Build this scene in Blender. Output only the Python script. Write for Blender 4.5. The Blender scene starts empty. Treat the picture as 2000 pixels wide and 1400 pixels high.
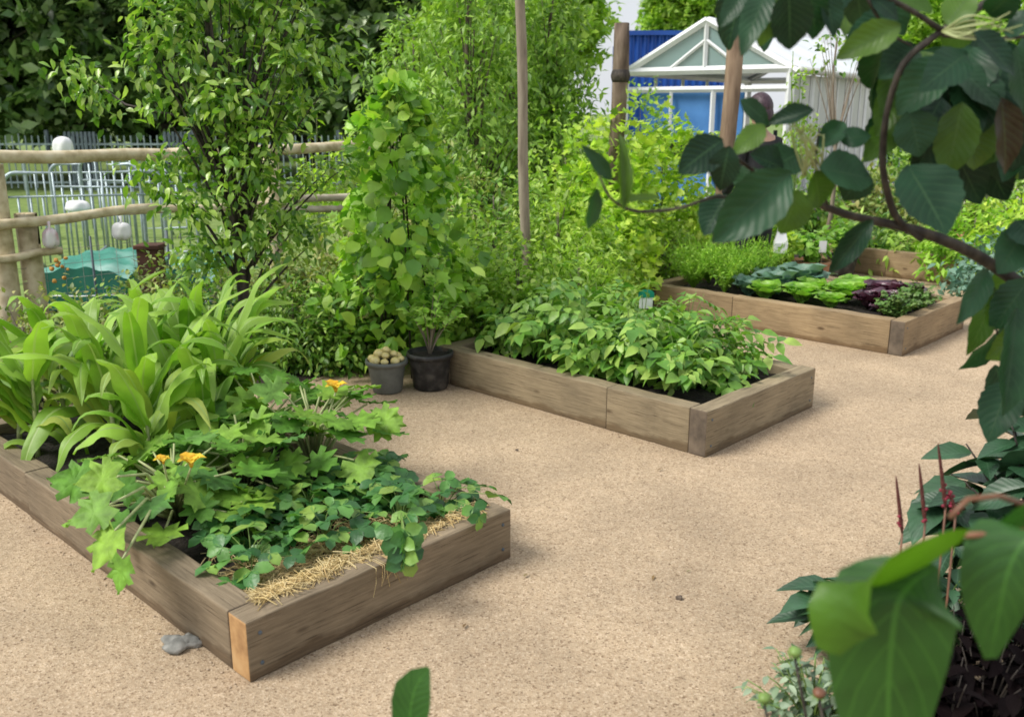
import bpy, bmesh, math, random
import numpy as np
from mathutils import Vector, Matrix
R = math.radians
C = bpy.context.scene.collection
SC = bpy.context.scene
rng = np.random.default_rng(7)
random.seed(7)

# ------------------------------------------------------------------ camera
F, PITCH, EYE = 1836.0, R(14.78), 1.65
cam_d = bpy.data.cameras.new('camera'); cam = bpy.data.objects.new('camera', cam_d); C.objects.link(cam)
cam.location = (0, 0, EYE); cam.rotation_euler = (math.pi/2 - PITCH, 0, 0)
cam_d.sensor_width = 36; cam_d.lens = F/2000*36; cam_d.clip_end = 600; cam_d.clip_start = .02
cam_d.dof.use_dof = True; cam_d.dof.focus_distance = 4.2; cam_d.dof.aperture_fstop = 3.6
SC.camera = cam

# ------------------------------------------------------------------ world, sun, exposure
SUN_EL, SUN_AZ = R(50), R(252)          # azimuth measured clockwise from +Y: behind the viewer, well to the left
w = bpy.data.worlds.new('World'); SC.world = w; w.use_nodes = True
nt = w.node_tree; bg = nt.nodes['Background']
sky = nt.nodes.new('ShaderNodeTexSky'); sky.sky_type = 'NISHITA'; sky.sun_disc = False
sky.sun_elevation = SUN_EL; sky.sun_rotation = SUN_AZ; sky.dust_density = 3; sky.air_density = 1
cl = nt.nodes.new('ShaderNodeTexNoise'); cl.inputs['Scale'].default_value = 2.2; cl.inputs['Detail'].default_value = 5
tc = nt.nodes.new('ShaderNodeTexCoord'); nt.links.new(tc.outputs['Generated'], cl.inputs['Vector'])
cr = nt.nodes.new('ShaderNodeMapRange'); cr.inputs['From Min'].default_value = .3; cr.inputs['From Max'].default_value = .7
cr.inputs['To Min'].default_value = .72; cr.inputs['To Max'].default_value = .97
nt.links.new(cl.outputs['Fac'], cr.inputs['Value'])
mx = nt.nodes.new('ShaderNodeMix'); mx.data_type = 'RGBA'
nt.links.new(cr.outputs[0], mx.inputs['Factor']); nt.links.new(sky.outputs[0], mx.inputs['A'])
mx.inputs['B'].default_value = (9.6, 9.9, 10.4, 1)
nt.links.new(mx.outputs['Result'], bg.inputs['Color']); bg.inputs['Strength'].default_value = 0.08
sd = bpy.data.lights.new('sun', 'SUN'); sd.energy = 3.3; sd.angle = R(24); sd.color = (1, .955, .88)
so = bpy.data.objects.new('sun', sd); C.objects.link(so)
sv = Vector((math.sin(SUN_AZ)*math.cos(SUN_EL), math.cos(SUN_AZ)*math.cos(SUN_EL), math.sin(SUN_EL)))
so.rotation_euler = (-sv).to_track_quat('-Z', 'Y').to_euler()
SC.view_settings.view_transform = 'Standard'; SC.view_settings.look = 'None'
SC.view_settings.exposure = 0.25; SC.view_settings.gamma = 1
SC.render.engine = 'CYCLES'
SC.cycles.max_bounces = 7; SC.cycles.diffuse_bounces = 3; SC.cycles.glossy_bounces = 2; SC.cycles.transmission_bounces = 4
SC.cycles.transparent_max_bounces = 8; SC.cycles.use_denoising = True
SC.cycles.filter_width = 1.7

# ------------------------------------------------------------------ point helpers
_cp, _sp = math.cos(PITCH), math.sin(PITCH)
def ray(px, py):
    a, b = (px-1000)/F, -(py-700)/F
    return np.array([a, _cp + b*_sp, -_sp + b*_cp])
def P(px, py, Y):                       # the point at ground distance Y seen there
    v = ray(px, py); return np.array([0, 0, EYE]) + v*(Y/v[1])
def G(px, py, z=0.0):
    v = ray(px, py); return np.array([0, 0, EYE]) + v*((z-EYE)/v[2])
TH = R(46.37)
A2 = np.array([math.cos(TH), math.sin(TH), 0]); B2 = np.array([-math.sin(TH), math.cos(TH), 0])
UP = np.array([0, 0, 1.0])

# ------------------------------------------------------------------ mesh accumulation
class Acc:
    def __init__(s): s.V = []; s.F = {3: [], 4: []}; s.M = {3: [], 4: []}; s.UV = []; s.n = 0
    def add(s, V, Fs, uv=None, mi=0):
        V = np.asarray(V, float)
        if uv is None: uv = np.zeros((len(V), 2))
        for f in (Fs if isinstance(Fs, (list, tuple)) else [Fs]):
            f = np.asarray(f, int)
            if len(f): s.F[f.shape[1]].append(f + s.n); s.M[f.shape[1]].append(np.full(len(f), mi))
        s.V.append(V); s.UV.append(np.asarray(uv, float)); s.n += len(V); return s
    def box(s, c, d, ax=None, mi=0):
        c = np.asarray(c, float); h = np.asarray(d, float)/2
        q = np.array([[x, y, z] for x in (-1, 1) for y in (-1, 1) for z in (-1, 1)])*h
        if ax is not None: q = q @ np.asarray(ax)
        return s.add(q + c, np.array([[0,1,3,2],[4,6,7,5],[0,4,5,1],[2,3,7,6],[0,2,6,4],[1,5,7,3]]), mi=mi)
    def tube(s, pts, rad, n=6, cap=True, mi=0):
        pts = np.asarray(pts, float); k = len(pts); rad = np.broadcast_to(np.asarray(rad, float), (k,))
        t = np.gradient(pts, axis=0); t /= np.linalg.norm(t, axis=1)[:, None] + 1e-9
        ref = np.array([0, 0, 1.0]) if abs(t[0][2]) < .9 else np.array([1.0, 0, 0])
        u = np.cross(t, ref); u /= np.linalg.norm(u, axis=1)[:, None] + 1e-9; v = np.cross(t, u)
        a = np.arange(n)/n*2*np.pi
        V = (pts[:, None] + rad[:, None, None]*(np.cos(a)[None, :, None]*u[:, None] + np.sin(a)[None, :, None]*v[:, None])).reshape(-1, 3)
        i = np.arange(k-1)[:, None]*n; j = np.arange(n)[None]; j2 = (j+1) % n
        Fq = np.stack([i+j, i+j2, i+n+j2, i+n+j], -1).reshape(-1, 4)
        Fs = [Fq]
        if cap:
            V = np.vstack([V, pts[0], pts[-1]]); jj = np.arange(n); j3 = (jj+1) % n
            Fs.append(np.stack([np.full(n, k*n), j3, jj], -1)); Fs.append(np.stack([np.full(n, k*n+1), (k-1)*n+jj, (k-1)*n+j3], -1))
        return s.add(V, Fs, mi=mi)
    def lathe(s, c, prof, n=24, mi=0, wob=0):
        prof = np.asarray(prof, float); a = np.arange(n)/n*2*np.pi; k = len(prof)
        rr = prof[:, 0][:, None]*(1 + wob*np.sin(3*a + 1)[None])
        V = np.stack([rr*np.cos(a), rr*np.sin(a), np.repeat(prof[:, 1][:, None], n, 1)], -1).reshape(-1, 3) + np.asarray(c)
        i = np.arange(k-1)[:, None]*n; j = np.arange(n)[None]; j2 = (j+1) % n
        return s.add(V, np.stack([i+j, i+j2, i+n+j2, i+n+j], -1).reshape(-1, 4), mi=mi)
    def blob(s, c, r, n=8, mi=0, seed=0, rough=.15):
        c = np.asarray(c, float); r = np.asarray(r, float)*np.ones(3); g = np.random.default_rng(seed)
        th = np.linspace(0, np.pi, n+1); ph = np.arange(2*n)/(2*n)*2*np.pi
        f1, f2, f3 = g.uniform(0, 6, 3)
        T, Q = np.meshgrid(th, ph, indexing='ij')
        k = 1 + rough*(np.sin(3*Q+f1)*np.sin(T) + np.sin(4*T+f2)*.6*np.sin(T) + .5*np.sin(5*Q+f3+2*T)*np.sin(T))
        V = np.stack([np.sin(T)*np.cos(Q)*k*r[0], np.sin(T)*np.sin(Q)*k*r[1], np.cos(T)*k*r[2]], -1).reshape(-1, 3) + c
        m = 2*n; i = np.arange(n)[:, None]*m; j = np.arange(m)[None]; j2 = (j+1) % m
        return s.add(V, np.stack([i+j, i+m+j, i+m+j2, i+j2], -1).reshape(-1, 4), mi=mi)
    def build(s, name, mats, parent=None, smooth=True, bevel=0, origin=None):
        V = np.vstack(s.V); UV = np.vstack(s.UV)
        if origin is not None: V = V - np.asarray(origin)
        me = bpy.data.meshes.new(name)
        f3 = np.vstack(s.F[3]) if s.F[3] else np.zeros((0, 3), int); f4 = np.vstack(s.F[4]) if s.F[4] else np.zeros((0, 4), int)
        mi = np.concatenate((s.M[3] or [np.zeros(0)]) + (s.M[4] or [np.zeros(0)])).astype(np.int32)
        me.vertices.add(len(V)); me.vertices.foreach_set('co', V.astype(np.float32).ravel())
        L = np.concatenate([f3.ravel(), f4.ravel()]).astype(np.int32); me.loops.add(len(L)); me.loops.foreach_set('vertex_index', L)
        st = np.concatenate([np.arange(len(f3))*3, len(f3)*3 + np.arange(len(f4))*4]).astype(np.int32)
        me.polygons.add(len(st)); me.polygons.foreach_set('loop_start', st)
        me.polygons.foreach_set('material_index', mi); me.polygons.foreach_set('use_smooth', np.full(len(st), smooth))
        me.update(calc_edges=True)
        ul = me.uv_layers.new(name='UVMap'); ul.data.foreach_set('uv', UV[L].astype(np.float32).ravel())
        for m in (mats if isinstance(mats, (list, tuple)) else [mats]): me.materials.append(m)
        o = bpy.data.objects.new(name, me); C.objects.link(o)
        if parent is not None: o.parent = parent
        if bevel:
            b = o.modifiers.new('bevel', 'BEVEL'); b.width = bevel; b.segments = 2; b.limit_method = 'ANGLE'
        return o

def tag(o, label=None, cat=None, group=None, kind=None):
    if label: o['label'] = label
    if cat: o['category'] = cat
    if group: o['group'] = group
    if kind: o['kind'] = kind
    return o
def thing(name, label, cat, loc=(0, 0, 0), group=None, rz=0):
    o = bpy.data.objects.new(name, None); C.objects.link(o); o.empty_display_size = .1
    o.location = tuple(float(v) for v in loc); o.rotation_euler = (0, 0, rz)
    return tag(o, label, cat, group)

# ------------------------------------------------------------------ leaf templates: x across, y along 0..1, z up
def T_leaf(nl=4, w=.5, peak=.42, fold=.25, droop=.25, sharp=1.0, serr=0.0, wav=0.0, nw=1, hump=0.):
    t = np.linspace(0, 1, nl+1)
    pk = peak
    ww = np.where(t < pk, np.sin(np.pi/2*(t/pk))**.75, np.cos(np.pi/2*((t-pk)/(1-pk)))**sharp)
    ww = np.maximum(ww, .015)*w/2
    if serr: ww = ww*(1 + serr*((np.arange(nl+1) % 2)*2-1)*(ww > .03*w))
    cols = np.linspace(-1, 1, 2*nw+1)
    X = ww[:, None]*cols[None]; Y = np.repeat(t[:, None], 2*nw+1, 1)
    Z = fold*np.abs(X) - droop*t[:, None]**2 + hump*np.sin(np.pi*t)[:, None] + wav*np.sin(t[:, None]*14 + 2*np.sign(cols))*np.abs(cols)
    V = np.stack([X, Y, Z], -1).reshape(-1, 3); m = 2*nw+1
    i = np.arange(nl)[:, None]*m; j = np.arange(2*nw)[None]
    Fq = np.stack([i+j, i+j+1, i+m+j+1, i+m+j], -1).reshape(-1, 4)
    uv = np.stack([np.repeat(cols[None], nl+1, 0)*.5+.5, Y], -1).reshape(-1, 2)
    return V, [Fq], uv
def T_outline(pts, ripple=.06, cup=.1):      # fan leaf from an outline (right half), base at 0,0; centre at (0,c)
    pts = np.array(pts, float); left = pts[::-1].copy(); left[:, 0] *= -1
    ring = np.vstack([pts, left]); c = np.array([0, .38])
    mid = c + (ring-c)*.55
    n = len(ring); a = np.arange(n)
    r2 = np.linalg.norm(ring-c, axis=1); 
    z1 = cup*r2**2*1.2 + ripple*((a % 2)*2-1)
    V = np.vstack([[[c[0], c[1], 0]], np.c_[mid, cup*(.3)*r2**2 + .02], np.c_[ring, z1]])
    j = np.arange(n); j2 = (j+1) % n
    F3 = np.stack([np.zeros(n, int), 1+j, 1+j2], -1); F4 = np.stack([1+j, 1+n+j, 1+n+j2, 1+j2], -1)
    uv = np.c_[V[:, 0]*.5+.5, V[:, 1]]
    return V, [F3, F4], uv
def merge(Ts):
    a = Acc()
    for t in Ts: a.add(t[0], t[1], t[2])
    fs = [np.vstack(a.F[k]) for k in (3, 4) if a.F[k]]
    return np.vstack(a.V), fs, np.vstack(a.UV)
def xf(T, s=1, ang=0, tilt=0, off=(0, 0, 0), roll=0):
    V = T[0]*s
    ca, sa = math.cos(tilt), math.sin(tilt); V = np.c_[V[:, 0], V[:, 1]*ca - V[:, 2]*sa, V[:, 1]*sa + V[:, 2]*ca]
    ca, sa = math.cos(ang), math.sin(ang); V = np.c_[V[:, 0]*ca + V[:, 1]*sa, -V[:, 0]*sa + V[:, 1]*ca, V[:, 2]]
    return V + np.array(off), T[1], T[2]
def nrm(v): return v/(np.linalg.norm(v, axis=-1, keepdims=True) + 1e-9)
def scatter(acc, T, pos, d, n, s):
    pos = np.atleast_2d(pos); N = len(pos); d = nrm(np.broadcast_to(d, (N, 3))); n = np.broadcast_to(n, (N, 3)).astype(float)
    x = nrm(np.cross(d, n)); z = np.cross(x, d); s = np.broadcast_to(s, (N,))
    V, Fs, uv = T
    W = (V[None, :, 0, None]*x[:, None] + V[None, :, 1, None]*d[:, None] + V[None, :, 2, None]*z[:, None])*s[:, None, None] + pos[:, None]
    k = len(V); off = (np.arange(N)*k)
    acc.add(W.reshape(-1, 3), [(f[None] + off[:, None, None]).reshape(-1, f.shape[1]) for f in Fs], np.tile(uv, (N, 1)))
def rdir(n, up=0., g=rng): 
    v = g.normal(size=(n, 3)); v[:, 2] += up; return nrm(v)

OV = [T_leaf(3, .55, droop=dr, fold=fo, sharp=.9) for dr, fo in ((.2, .3), (.45, .2), (.05, .4))]
OV5 = [T_leaf(6, .5, peak=.38, droop=dr, fold=fo, wav=.02, sharp=.85) for dr, fo in ((.2, .3), (.5, .2), (.1, .45))]
NAR = [T_leaf(3, .28, droop=dr, fold=.3) for dr in (.2, .5)]
ROUND = [T_leaf(4, .85, peak=.45, droop=dr, fold=.25, sharp=.7) for dr in (.15, .4)]
LANC = [T_leaf(2, .38, droop=.25, fold=.3), T_leaf(2, .42, droop=.05, fold=.4)]
TRI = [merge([xf(T_leaf(4, .8, peak=.5, droop=.2, fold=.35, sharp=.6, serr=.08), .62, a, 0, (0, 0, 0)) for a in (-1.45, 0, 1.45)]),
       merge([xf(T_leaf(4, .85, peak=.5, droop=.35, fold=.2, sharp=.6, serr=.08), .6, a, .1, (0, 0, 0)) for a in (-1.5, .1, 1.4)])]
PINN = [merge([xf(T_leaf(4, .62, peak=.4, droop=.3, fold=.3), .42, 0, 0, (0, .62, 0))] +
              [xf(T_leaf(3, .62, peak=.4, droop=.3, fold=.3), .34 - .05*i, sg*1.1, -.1, (0, .5 - .2*i, -.02)) for i in range(3) for sg in (-1, 1)])]
HOP = [T_outline([(.04, .02), (.3, -.06), (.24, .12), (.5, .2), (.33, .38), (.42, .62), (.2, .6), (.0, 1.0)], .015, .12)]
SQ = [T_outline([(.03, .05), (.22, -.14), (.34, -.1), (.3, .06), (.56, .04), (.6, .2), (.36, .28), (.58, .52), (.52, .64), (.27, .52), (.26, .82), (.1, .86), (.0, 1.05)], .035, .18),
      T_outline([(.03, .05), (.25, -.16), (.42, -.04), (.4, .12), (.62, .16), (.58, .32), (.42, .34), (.55, .6), (.44, .66), (.3, .58), (.22, .84), (.1, .84), (.0, 1.0)], .05, .05)]
TUFT = [merge([xf(T_leaf(2, .6, droop=.3, fold=.3), .62*g.uniform(.8, 1.1), g.uniform(0, 6.28), g.uniform(-.5, .9), g.uniform(-.22, .22, 3)) for _ in range(7)])
        for g in (np.random.default_rng(i) for i in range(4))]

# ------------------------------------------------------------------ materials
def newmat(name):
    m = bpy.data.materials.new(name); m.use_nodes = True; return m, m.node_tree, m.node_tree.nodes['Principled BSDF']
def N(nt, t, **kw):
    n = nt.nodes.new(t)
    for k, v in kw.items():
        if k in n.inputs: n.inputs[k].default_value = v
        else: setattr(n, k, v)
    return n
def ramp(nt, cols):
    r = nt.nodes.new('ShaderNodeValToRGB'); e = r.color_ramp.elements
    while len(e) < len(cols): e.new(.5)
    for i, (p, c) in enumerate(cols): e[i].position = p; e[i].color = (*c, 1)
    return r
GAIN = {'blueberry leaf': 1.35, 'bean leaf': 1.15, 'golden hop leaf': 1.22, 'fine green tree leaf': 1.25, 'olive shrub leaf': 1.2, 'mid green shrub leaf': 1.2, 'light shrub leaf': 1.15, 'dark tree leaf': 1.75, 'pear leaf': 1.1, 'potato leaf': 1.1, 'maize leaf': 1.08, 'bright tree leaf': 1.15}
def leafmat(name, cols, rough=.42, trans=.3, veins=None, noise=.25, spec=.5, scale=9, tcol=None):
    gn = GAIN.get(name, 1); cols = [tuple(min(.75, c*gn) for c in q) for q in cols]
    m, nt, bs = newmat(name); lk = nt.links.new
    ge = N(nt, 'ShaderNodeNewGeometry'); n = len(cols)
    r = ramp(nt, [(i/max(1, n-1), c) for i, c in enumerate(cols)]); lk(ge.outputs['Random Per Island'], r.inputs[0])
    tex = N(nt, 'ShaderNodeTexCoord'); no = N(nt, 'ShaderNodeTexNoise', Scale=scale, Detail=3.0); lk(tex.outputs['Object'], no.inputs['Vector'])
    mr = N(nt, 'ShaderNodeMapRange'); mr.inputs['From Min'].default_value = .3; mr.inputs['From Max'].default_value = .7
    mr.inputs['To Min'].default_value = 1-noise; mr.inputs['To Max'].default_value = 1+noise; lk(no.outputs['Fac'], mr.inputs['Value'])
    mu = N(nt, 'ShaderNodeVectorMath', operation='SCALE'); lk(r.outputs[0], mu.inputs[0]); lk(mr.outputs[0], mu.inputs['Scale'])
    col = mu.outputs[0]
    if not veins:
        n2 = N(nt, 'ShaderNodeTexNoise', Scale=55.0, Detail=2.0); lk(tex.outputs['Object'], n2.inputs['Vector'])
        bp = N(nt, 'ShaderNodeBump', Strength=.45, Distance=.006); lk(n2.outputs['Fac'], bp.inputs['Height']); lk(bp.outputs[0], bs.inputs['Normal'])
    if veins:
        kind, vc = veins
        sx = N(nt, 'ShaderNodeSeparateXYZ'); lk(tex.outputs['UV'], sx.inputs[0])
        def M(op, a, b=None, c=None):
            q = N(nt, 'ShaderNodeMath', operation=op)
            for i, v in enumerate((a, b, c)):
                if v is None: continue
                if isinstance(v, (int, float)): q.inputs[i].default_value = v
                else: lk(v, q.inputs[i])
            return q.outputs[0]
        au = M('ABSOLUTE', M('SUBTRACT', sx.outputs[0], .5))
        mid = M('LESS_THAN', au, .022)
        if kind == 'pinnate':
            fr = M('FRACT', M('MULTIPLY', M('SUBTRACT', sx.outputs[1], M('MULTIPLY', au, .55)), 9.0))
            side = M('MULTIPLY', M('LESS_THAN', M('ABSOLUTE', M('SUBTRACT', fr, .5)), .06), .6)
            v = M('MAXIMUM', mid, side)
            h = M('ABSOLUTE', M('SUBTRACT', fr, .5))
        else:
            fr = M('FRACT', M('MULTIPLY', au, 22.0)); v = M('MAXIMUM', M('LESS_THAN', au, .05), M('MULTIPLY', M('LESS_THAN', fr, .3), .3)); h = fr
        mm = N(nt, 'ShaderNodeMix', data_type='RGBA'); lk(v, mm.inputs['Factor']); lk(col, mm.inputs['A']); mm.inputs['B'].default_value = (*vc, 1)
        col = mm.outputs['Result']
        bp = N(nt, 'ShaderNodeBump', Strength=.25, Distance=.004); lk(h, bp.inputs['Height']); lk(bp.outputs[0], bs.inputs['Normal'])
    lk(col, bs.inputs['Base Color']); bs.inputs['Roughness'].default_value = rough; bs.inputs['Specular IOR Level'].default_value = spec
    tr = N(nt, 'ShaderNodeBsdfTranslucent'); hs = N(nt, 'ShaderNodeVectorMath', operation='MULTIPLY'); lk(col, hs.inputs[0]); hs.inputs[1].default_value = tcol or (1.5, 1.7, .7)
    lk(hs.outputs[0], tr.inputs['Color'])
    ms = N(nt, 'ShaderNodeMixShader'); ms.inputs[0].default_value = trans*.8
    lk(bs.outputs[0], ms.inputs[1]); lk(tr.outputs[0], ms.inputs[2]); lk(ms.outputs[0], nt.nodes['Material Output'].inputs['Surface'])
    return m
def plain(name, cols, scale=20, rough=.7, metal=0, bump=0., stretch=(1, 1, 1), detail=4, coord='Object', dist=.01):
    m, nt, bs = newmat(name); lk = nt.links.new
    tex = N(nt, 'ShaderNodeTexCoord'); mp = N(nt, 'ShaderNodeMapping'); mp.inputs['Scale'].default_value = stretch; lk(tex.outputs[coord], mp.inputs[0])
    no = N(nt, 'ShaderNodeTexNoise', Scale=float(scale), Detail=float(detail)); lk(mp.outputs[0], no.inputs['Vector'])
    n = len(cols); r = ramp(nt, [(.3+.4*i/max(1, n-1), c) for i, c in enumerate(cols)]); lk(no.outputs['Fac'], r.inputs[0])
    lk(r.outputs[0], bs.inputs['Base Color']); bs.inputs['Roughness'].default_value = rough; bs.inputs['Metallic'].default_value = metal
    if bump:
        b = N(nt, 'ShaderNodeBump', Strength=bump, Distance=dist); lk(no.outputs['Fac'], b.inputs['Height']); lk(b.outputs[0], bs.inputs['Normal'])
    return m
def timber(name, c0, c1, c2):
    m, nt, bs = newmat(name); lk = nt.links.new
    tex = N(nt, 'ShaderNodeTexCoord'); mp = N(nt, 'ShaderNodeMapping'); mp.inputs['Scale'].default_value = (2.2, 30, 30); lk(tex.outputs['Object'], mp.inputs[0])
    oi = N(nt, 'ShaderNodeObjectInfo'); ad = N(nt, 'ShaderNodeVectorMath', operation='ADD'); lk(mp.outputs[0], ad.inputs[0])
    cb = N(nt, 'ShaderNodeCombineXYZ'); sc = N(nt, 'ShaderNodeMath', operation='MULTIPLY'); sc.inputs[1].default_value = 37; lk(oi.outputs['Random'], sc.inputs[0]); lk(sc.outputs[0], cb.inputs[0]); lk(cb.outputs[0], ad.inputs[1])
    g = N(nt, 'ShaderNodeTexNoise', Scale=3.0, Detail=7.0, Roughness=.65); g.inputs['Distortion'].default_value = .6; lk(ad.outputs[0], g.inputs['Vector'])
    r = ramp(nt, [(.15, c0), (.5, c1), (.85, c2)]); lk(g.outputs['Fac'], r.inputs[0])
    bl = N(nt, 'ShaderNodeTexNoise', Scale=2.6, Detail=4.0); lk(tex.outputs['Object'], bl.inputs['Vector'])
    mr = N(nt, 'ShaderNodeMapRange'); mr.inputs['From Min'].default_value = .3; mr.inputs['From Max'].default_value = .7; mr.inputs['To Min'].default_value = .7; mr.inputs['To Max'].default_value = 1.18
    lk(bl.outputs['Fac'], mr.inputs['Value']); mu = N(nt, 'ShaderNodeVectorMath', operation='SCALE'); lk(r.outputs[0], mu.inputs[0]); lk(mr.outputs[0], mu.inputs['Scale'])
    # a muddy splash stain along the foot of the board, and a knot here and there
    vo = N(nt, 'ShaderNodeTexVoronoi', Scale=1.0); m2 = N(nt, 'ShaderNodeMapping'); m2.inputs['Scale'].default_value = (3.2, 9, 9); lk(tex.outputs['Object'], m2.inputs[0]); lk(m2.outputs[0], vo.inputs['Vector'])
    kr = ramp(nt, [(.06, (.35, .3, .26)), (.13, (1, 1, 1))]); lk(vo.outputs['Distance'], kr.inputs[0])
    mk = N(nt, 'ShaderNodeVectorMath', operation='MULTIPLY'); lk(mu.outputs[0], mk.inputs[0]); lk(kr.outputs[0], mk.inputs[1])
    ck = N(nt, 'ShaderNodeTexNoise', Scale=1.0, Detail=6.0, Roughness=.7); m4 = N(nt, 'ShaderNodeMapping'); m4.inputs['Scale'].default_value = (2.5, 110, 110); lk(ad.outputs[0], m4.inputs[0])
    m4.inputs['Scale'].default_value = (1.2, 5, 5); lk(m4.outputs[0], ck.inputs['Vector'])
    cr_ = ramp(nt, [(.36, (.38, .34, .3)), (.43, (1, 1, 1)), (.62, (1, 1, 1)), (.72, (1.25, 1.22, 1.15))]); lk(ck.outputs['Fac'], cr_.inputs[0])
    mk2 = N(nt, 'ShaderNodeVectorMath', operation='MULTIPLY'); lk(mk.outputs[0], mk2.inputs[0]); lk(cr_.outputs[0], mk2.inputs[1]); mk = mk2
    sx = N(nt, 'ShaderNodeSeparateXYZ'); lk(tex.outputs['Object'], sx.inputs[0])
    ns = N(nt, 'ShaderNodeTexNoise', Scale=7.0, Detail=4.0); lk(tex.outputs['Object'], ns.inputs['Vector'])
    m3 = N(nt, 'ShaderNodeMath', operation='MULTIPLY_ADD'); lk(ns.outputs['Fac'], m3.inputs[0]); m3.inputs[1].default_value = -.09; lk(sx.outputs[2], m3.inputs[2])
    r3 = ramp(nt, [(0, (.62, .55, .48)), (.02, (1, 1, 1))]); ma = N(nt, 'ShaderNodeMath', operation='ADD'); lk(m3.outputs[0], ma.inputs[0]); ma.inputs[1].default_value = .02; lk(ma.outputs[0], r3.inputs[0])
    mf = N(nt, 'ShaderNodeVectorMath', operation='MULTIPLY'); lk(mk.outputs[0], mf.inputs[0]); lk(r3.outputs[0], mf.inputs[1])
    lk(mf.outputs[0], bs.inputs['Base Color']); bs.inputs['Roughness'].default_value = .82
    b = N(nt, 'ShaderNodeBump', Strength=.35, Distance=.004); lk(g.outputs['Fac'], b.inputs['Height']); lk(b.outputs[0], bs.inputs['Normal'])
    return m
def gravelmat():
    m, nt, bs = newmat('gravel'); lk = nt.links.new
    tex = N(nt, 'ShaderNodeTexCoord')
    v = N(nt, 'ShaderNodeTexVoronoi', Scale=170.0); lk(tex.outputs['Object'], v.inputs['Vector'])
    sp = N(nt, 'ShaderNodeSeparateColor'); lk(v.outputs['Color'], sp.inputs[0])
    r = ramp(nt, [(0, (.19, .125, .07)), (.10, (.35, .25, .155)), (.35, (.44, .33, .215)), (.8, (.49, .375, .25)), (1, (.60, .475, .335))]); lk(sp.outputs[0], r.inputs[0])
    b1 = N(nt, 'ShaderNodeTexNoise', Scale=24.0, Detail=8.0, Roughness=.75); lk(tex.outputs['Object'], b1.inputs['Vector'])
    b2 = N(nt, 'ShaderNodeTexNoise', Scale=2.1, Detail=7.0); lk(tex.outputs['Object'], b2.inputs['Vector'])
    m1 = N(nt, 'ShaderNodeMapRange'); m1.inputs['From Min'].default_value = .3; m1.inputs['From Max'].default_value = .7; m1.inputs['To Min'].default_value = .86; m1.inputs['To Max'].default_value = 1.14; lk(b1.outputs['Fac'], m1.inputs['Value'])
    m2 = N(nt, 'ShaderNodeMapRange'); m2.inputs['From Min'].default_value = .3; m2.inputs['From Max'].default_value = .7; m2.inputs['To Min'].default_value = .8; m2.inputs['To Max'].default_value = 1.1; lk(b2.outputs['Fac'], m2.inputs['Value'])
    mm = N(nt, 'ShaderNodeMath', operation='MULTIPLY'); lk(m1.outputs[0], mm.inputs[0]); lk(m2.outputs[0], mm.inputs[1])
    s = N(nt, 'ShaderNodeVectorMath', operation='SCALE'); lk(r.outputs[0], s.inputs[0]); lk(mm.outputs[0], s.inputs['Scale'])
    lk(s.outputs[0], bs.inputs['Base Color']); bs.inputs['Roughness'].default_value = .9
    b = N(nt, 'ShaderNodeBump', Strength=.4, Distance=.005); lk(v.outputs['Distance'], b.inputs['Height'])
    bb = N(nt, 'ShaderNodeBump', Strength=.5, Distance=.02); lk(b1.outputs['Fac'], bb.inputs['Height']); lk(b.outputs[0], bb.inputs['Normal']); lk(bb.outputs[0], bs.inputs['Normal'])
    return m

M = {}
M['gravel'] = gravelmat()
M['grass'] = plain('grass', [(.10, .16, .03), (.16, .24, .055), (.22, .29, .08)], 6, .9, bump=.3)
M['soil'] = plain('soil', [(.012, .009, .007), (.03, .02, .014), (.06, .042, .03)], 26, .95, bump=1.0, dist=.03, detail=8)
M['soil_wet'] = plain('dark soil', [(.008, .006, .005), (.016, .012, .009), (.03, .022, .017)], 30, .95, bump=1.0, dist=.03, detail=8)
M['tim1'] = timber('weathered grey brown timber', (.10, .076, .048), (.215, .165, .105), (.32, .255, .17))
M['tim2'] = timber('weathered sandy timber', (.13, .10, .06), (.265, .21, .13), (.38, .31, .2))
M['tim3'] = timber('fresh tan timber', (.17, .12, .065), (.30, .215, .12), (.42, .315, .185))
M['endo'] = plain('orange end grain', [(.28, .15, .06), (.44, .26, .11), (.5, .32, .15)], 14, .8, bump=.3)
M['endd'] = plain('dark end grain', [(.07, .055, .04), (.13, .10, .072), (.18, .14, .1)], 14, .85, bump=.3)
M['rail'] = plain('peeled round timber', [(.38, .31, .18), (.58, .49, .32), (.7, .62, .45)], 5, .75, bump=.2, stretch=(3, 3, 3))
M['railgrey'] = plain('pale log', [(.36, .3, .22), (.5, .44, .34), (.62, .56, .46)], 9, .8, bump=.3)
M['bark'] = plain('bark', [(.05, .038, .03), (.11, .085, .065), (.18, .145, .11)], 30, .9, bump=.8, stretch=(1, 1, .3))
M['barkdark'] = plain('dark bark', [(.018, .014, .012), (.04, .032, .026), (.08, .065, .05)], 40, .75, bump=.7, stretch=(1, 1, .5))
M['twig'] = plain('grey brown twig', [(.09, .07, .05), (.17, .14, .11), (.25, .21, .17)], 50, .8, bump=.5)
M['pole'] = plain('weathered pole', [(.14, .11, .085), (.25, .2, .155), (.33, .28, .22)], 12, .8, bump=.5, stretch=(2, 2, .3))
M['log'] = plain('rough log post', [(.05, .034, .024), (.14, .10, .07), (.26, .2, .15)], 9, .85, bump=.8, stretch=(1.6, 1.6, .35), detail=7)
M['logwarm'] = plain('reddish log post', [(.12, .075, .05), (.25, .17, .115), (.36, .26, .18)], 9, .85, bump=.6, stretch=(1.6, 1.6, .3), detail=7)
M['straw'] = leafmat('straw', [(.42, .30, .11), (.62, .48, .22), (.75, .62, .34), (.55, .38, .16)], .7, .1)
M['stem'] = plain('green stem', [(.12, .2, .04), (.2, .32, .08)], 20, .5)
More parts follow.
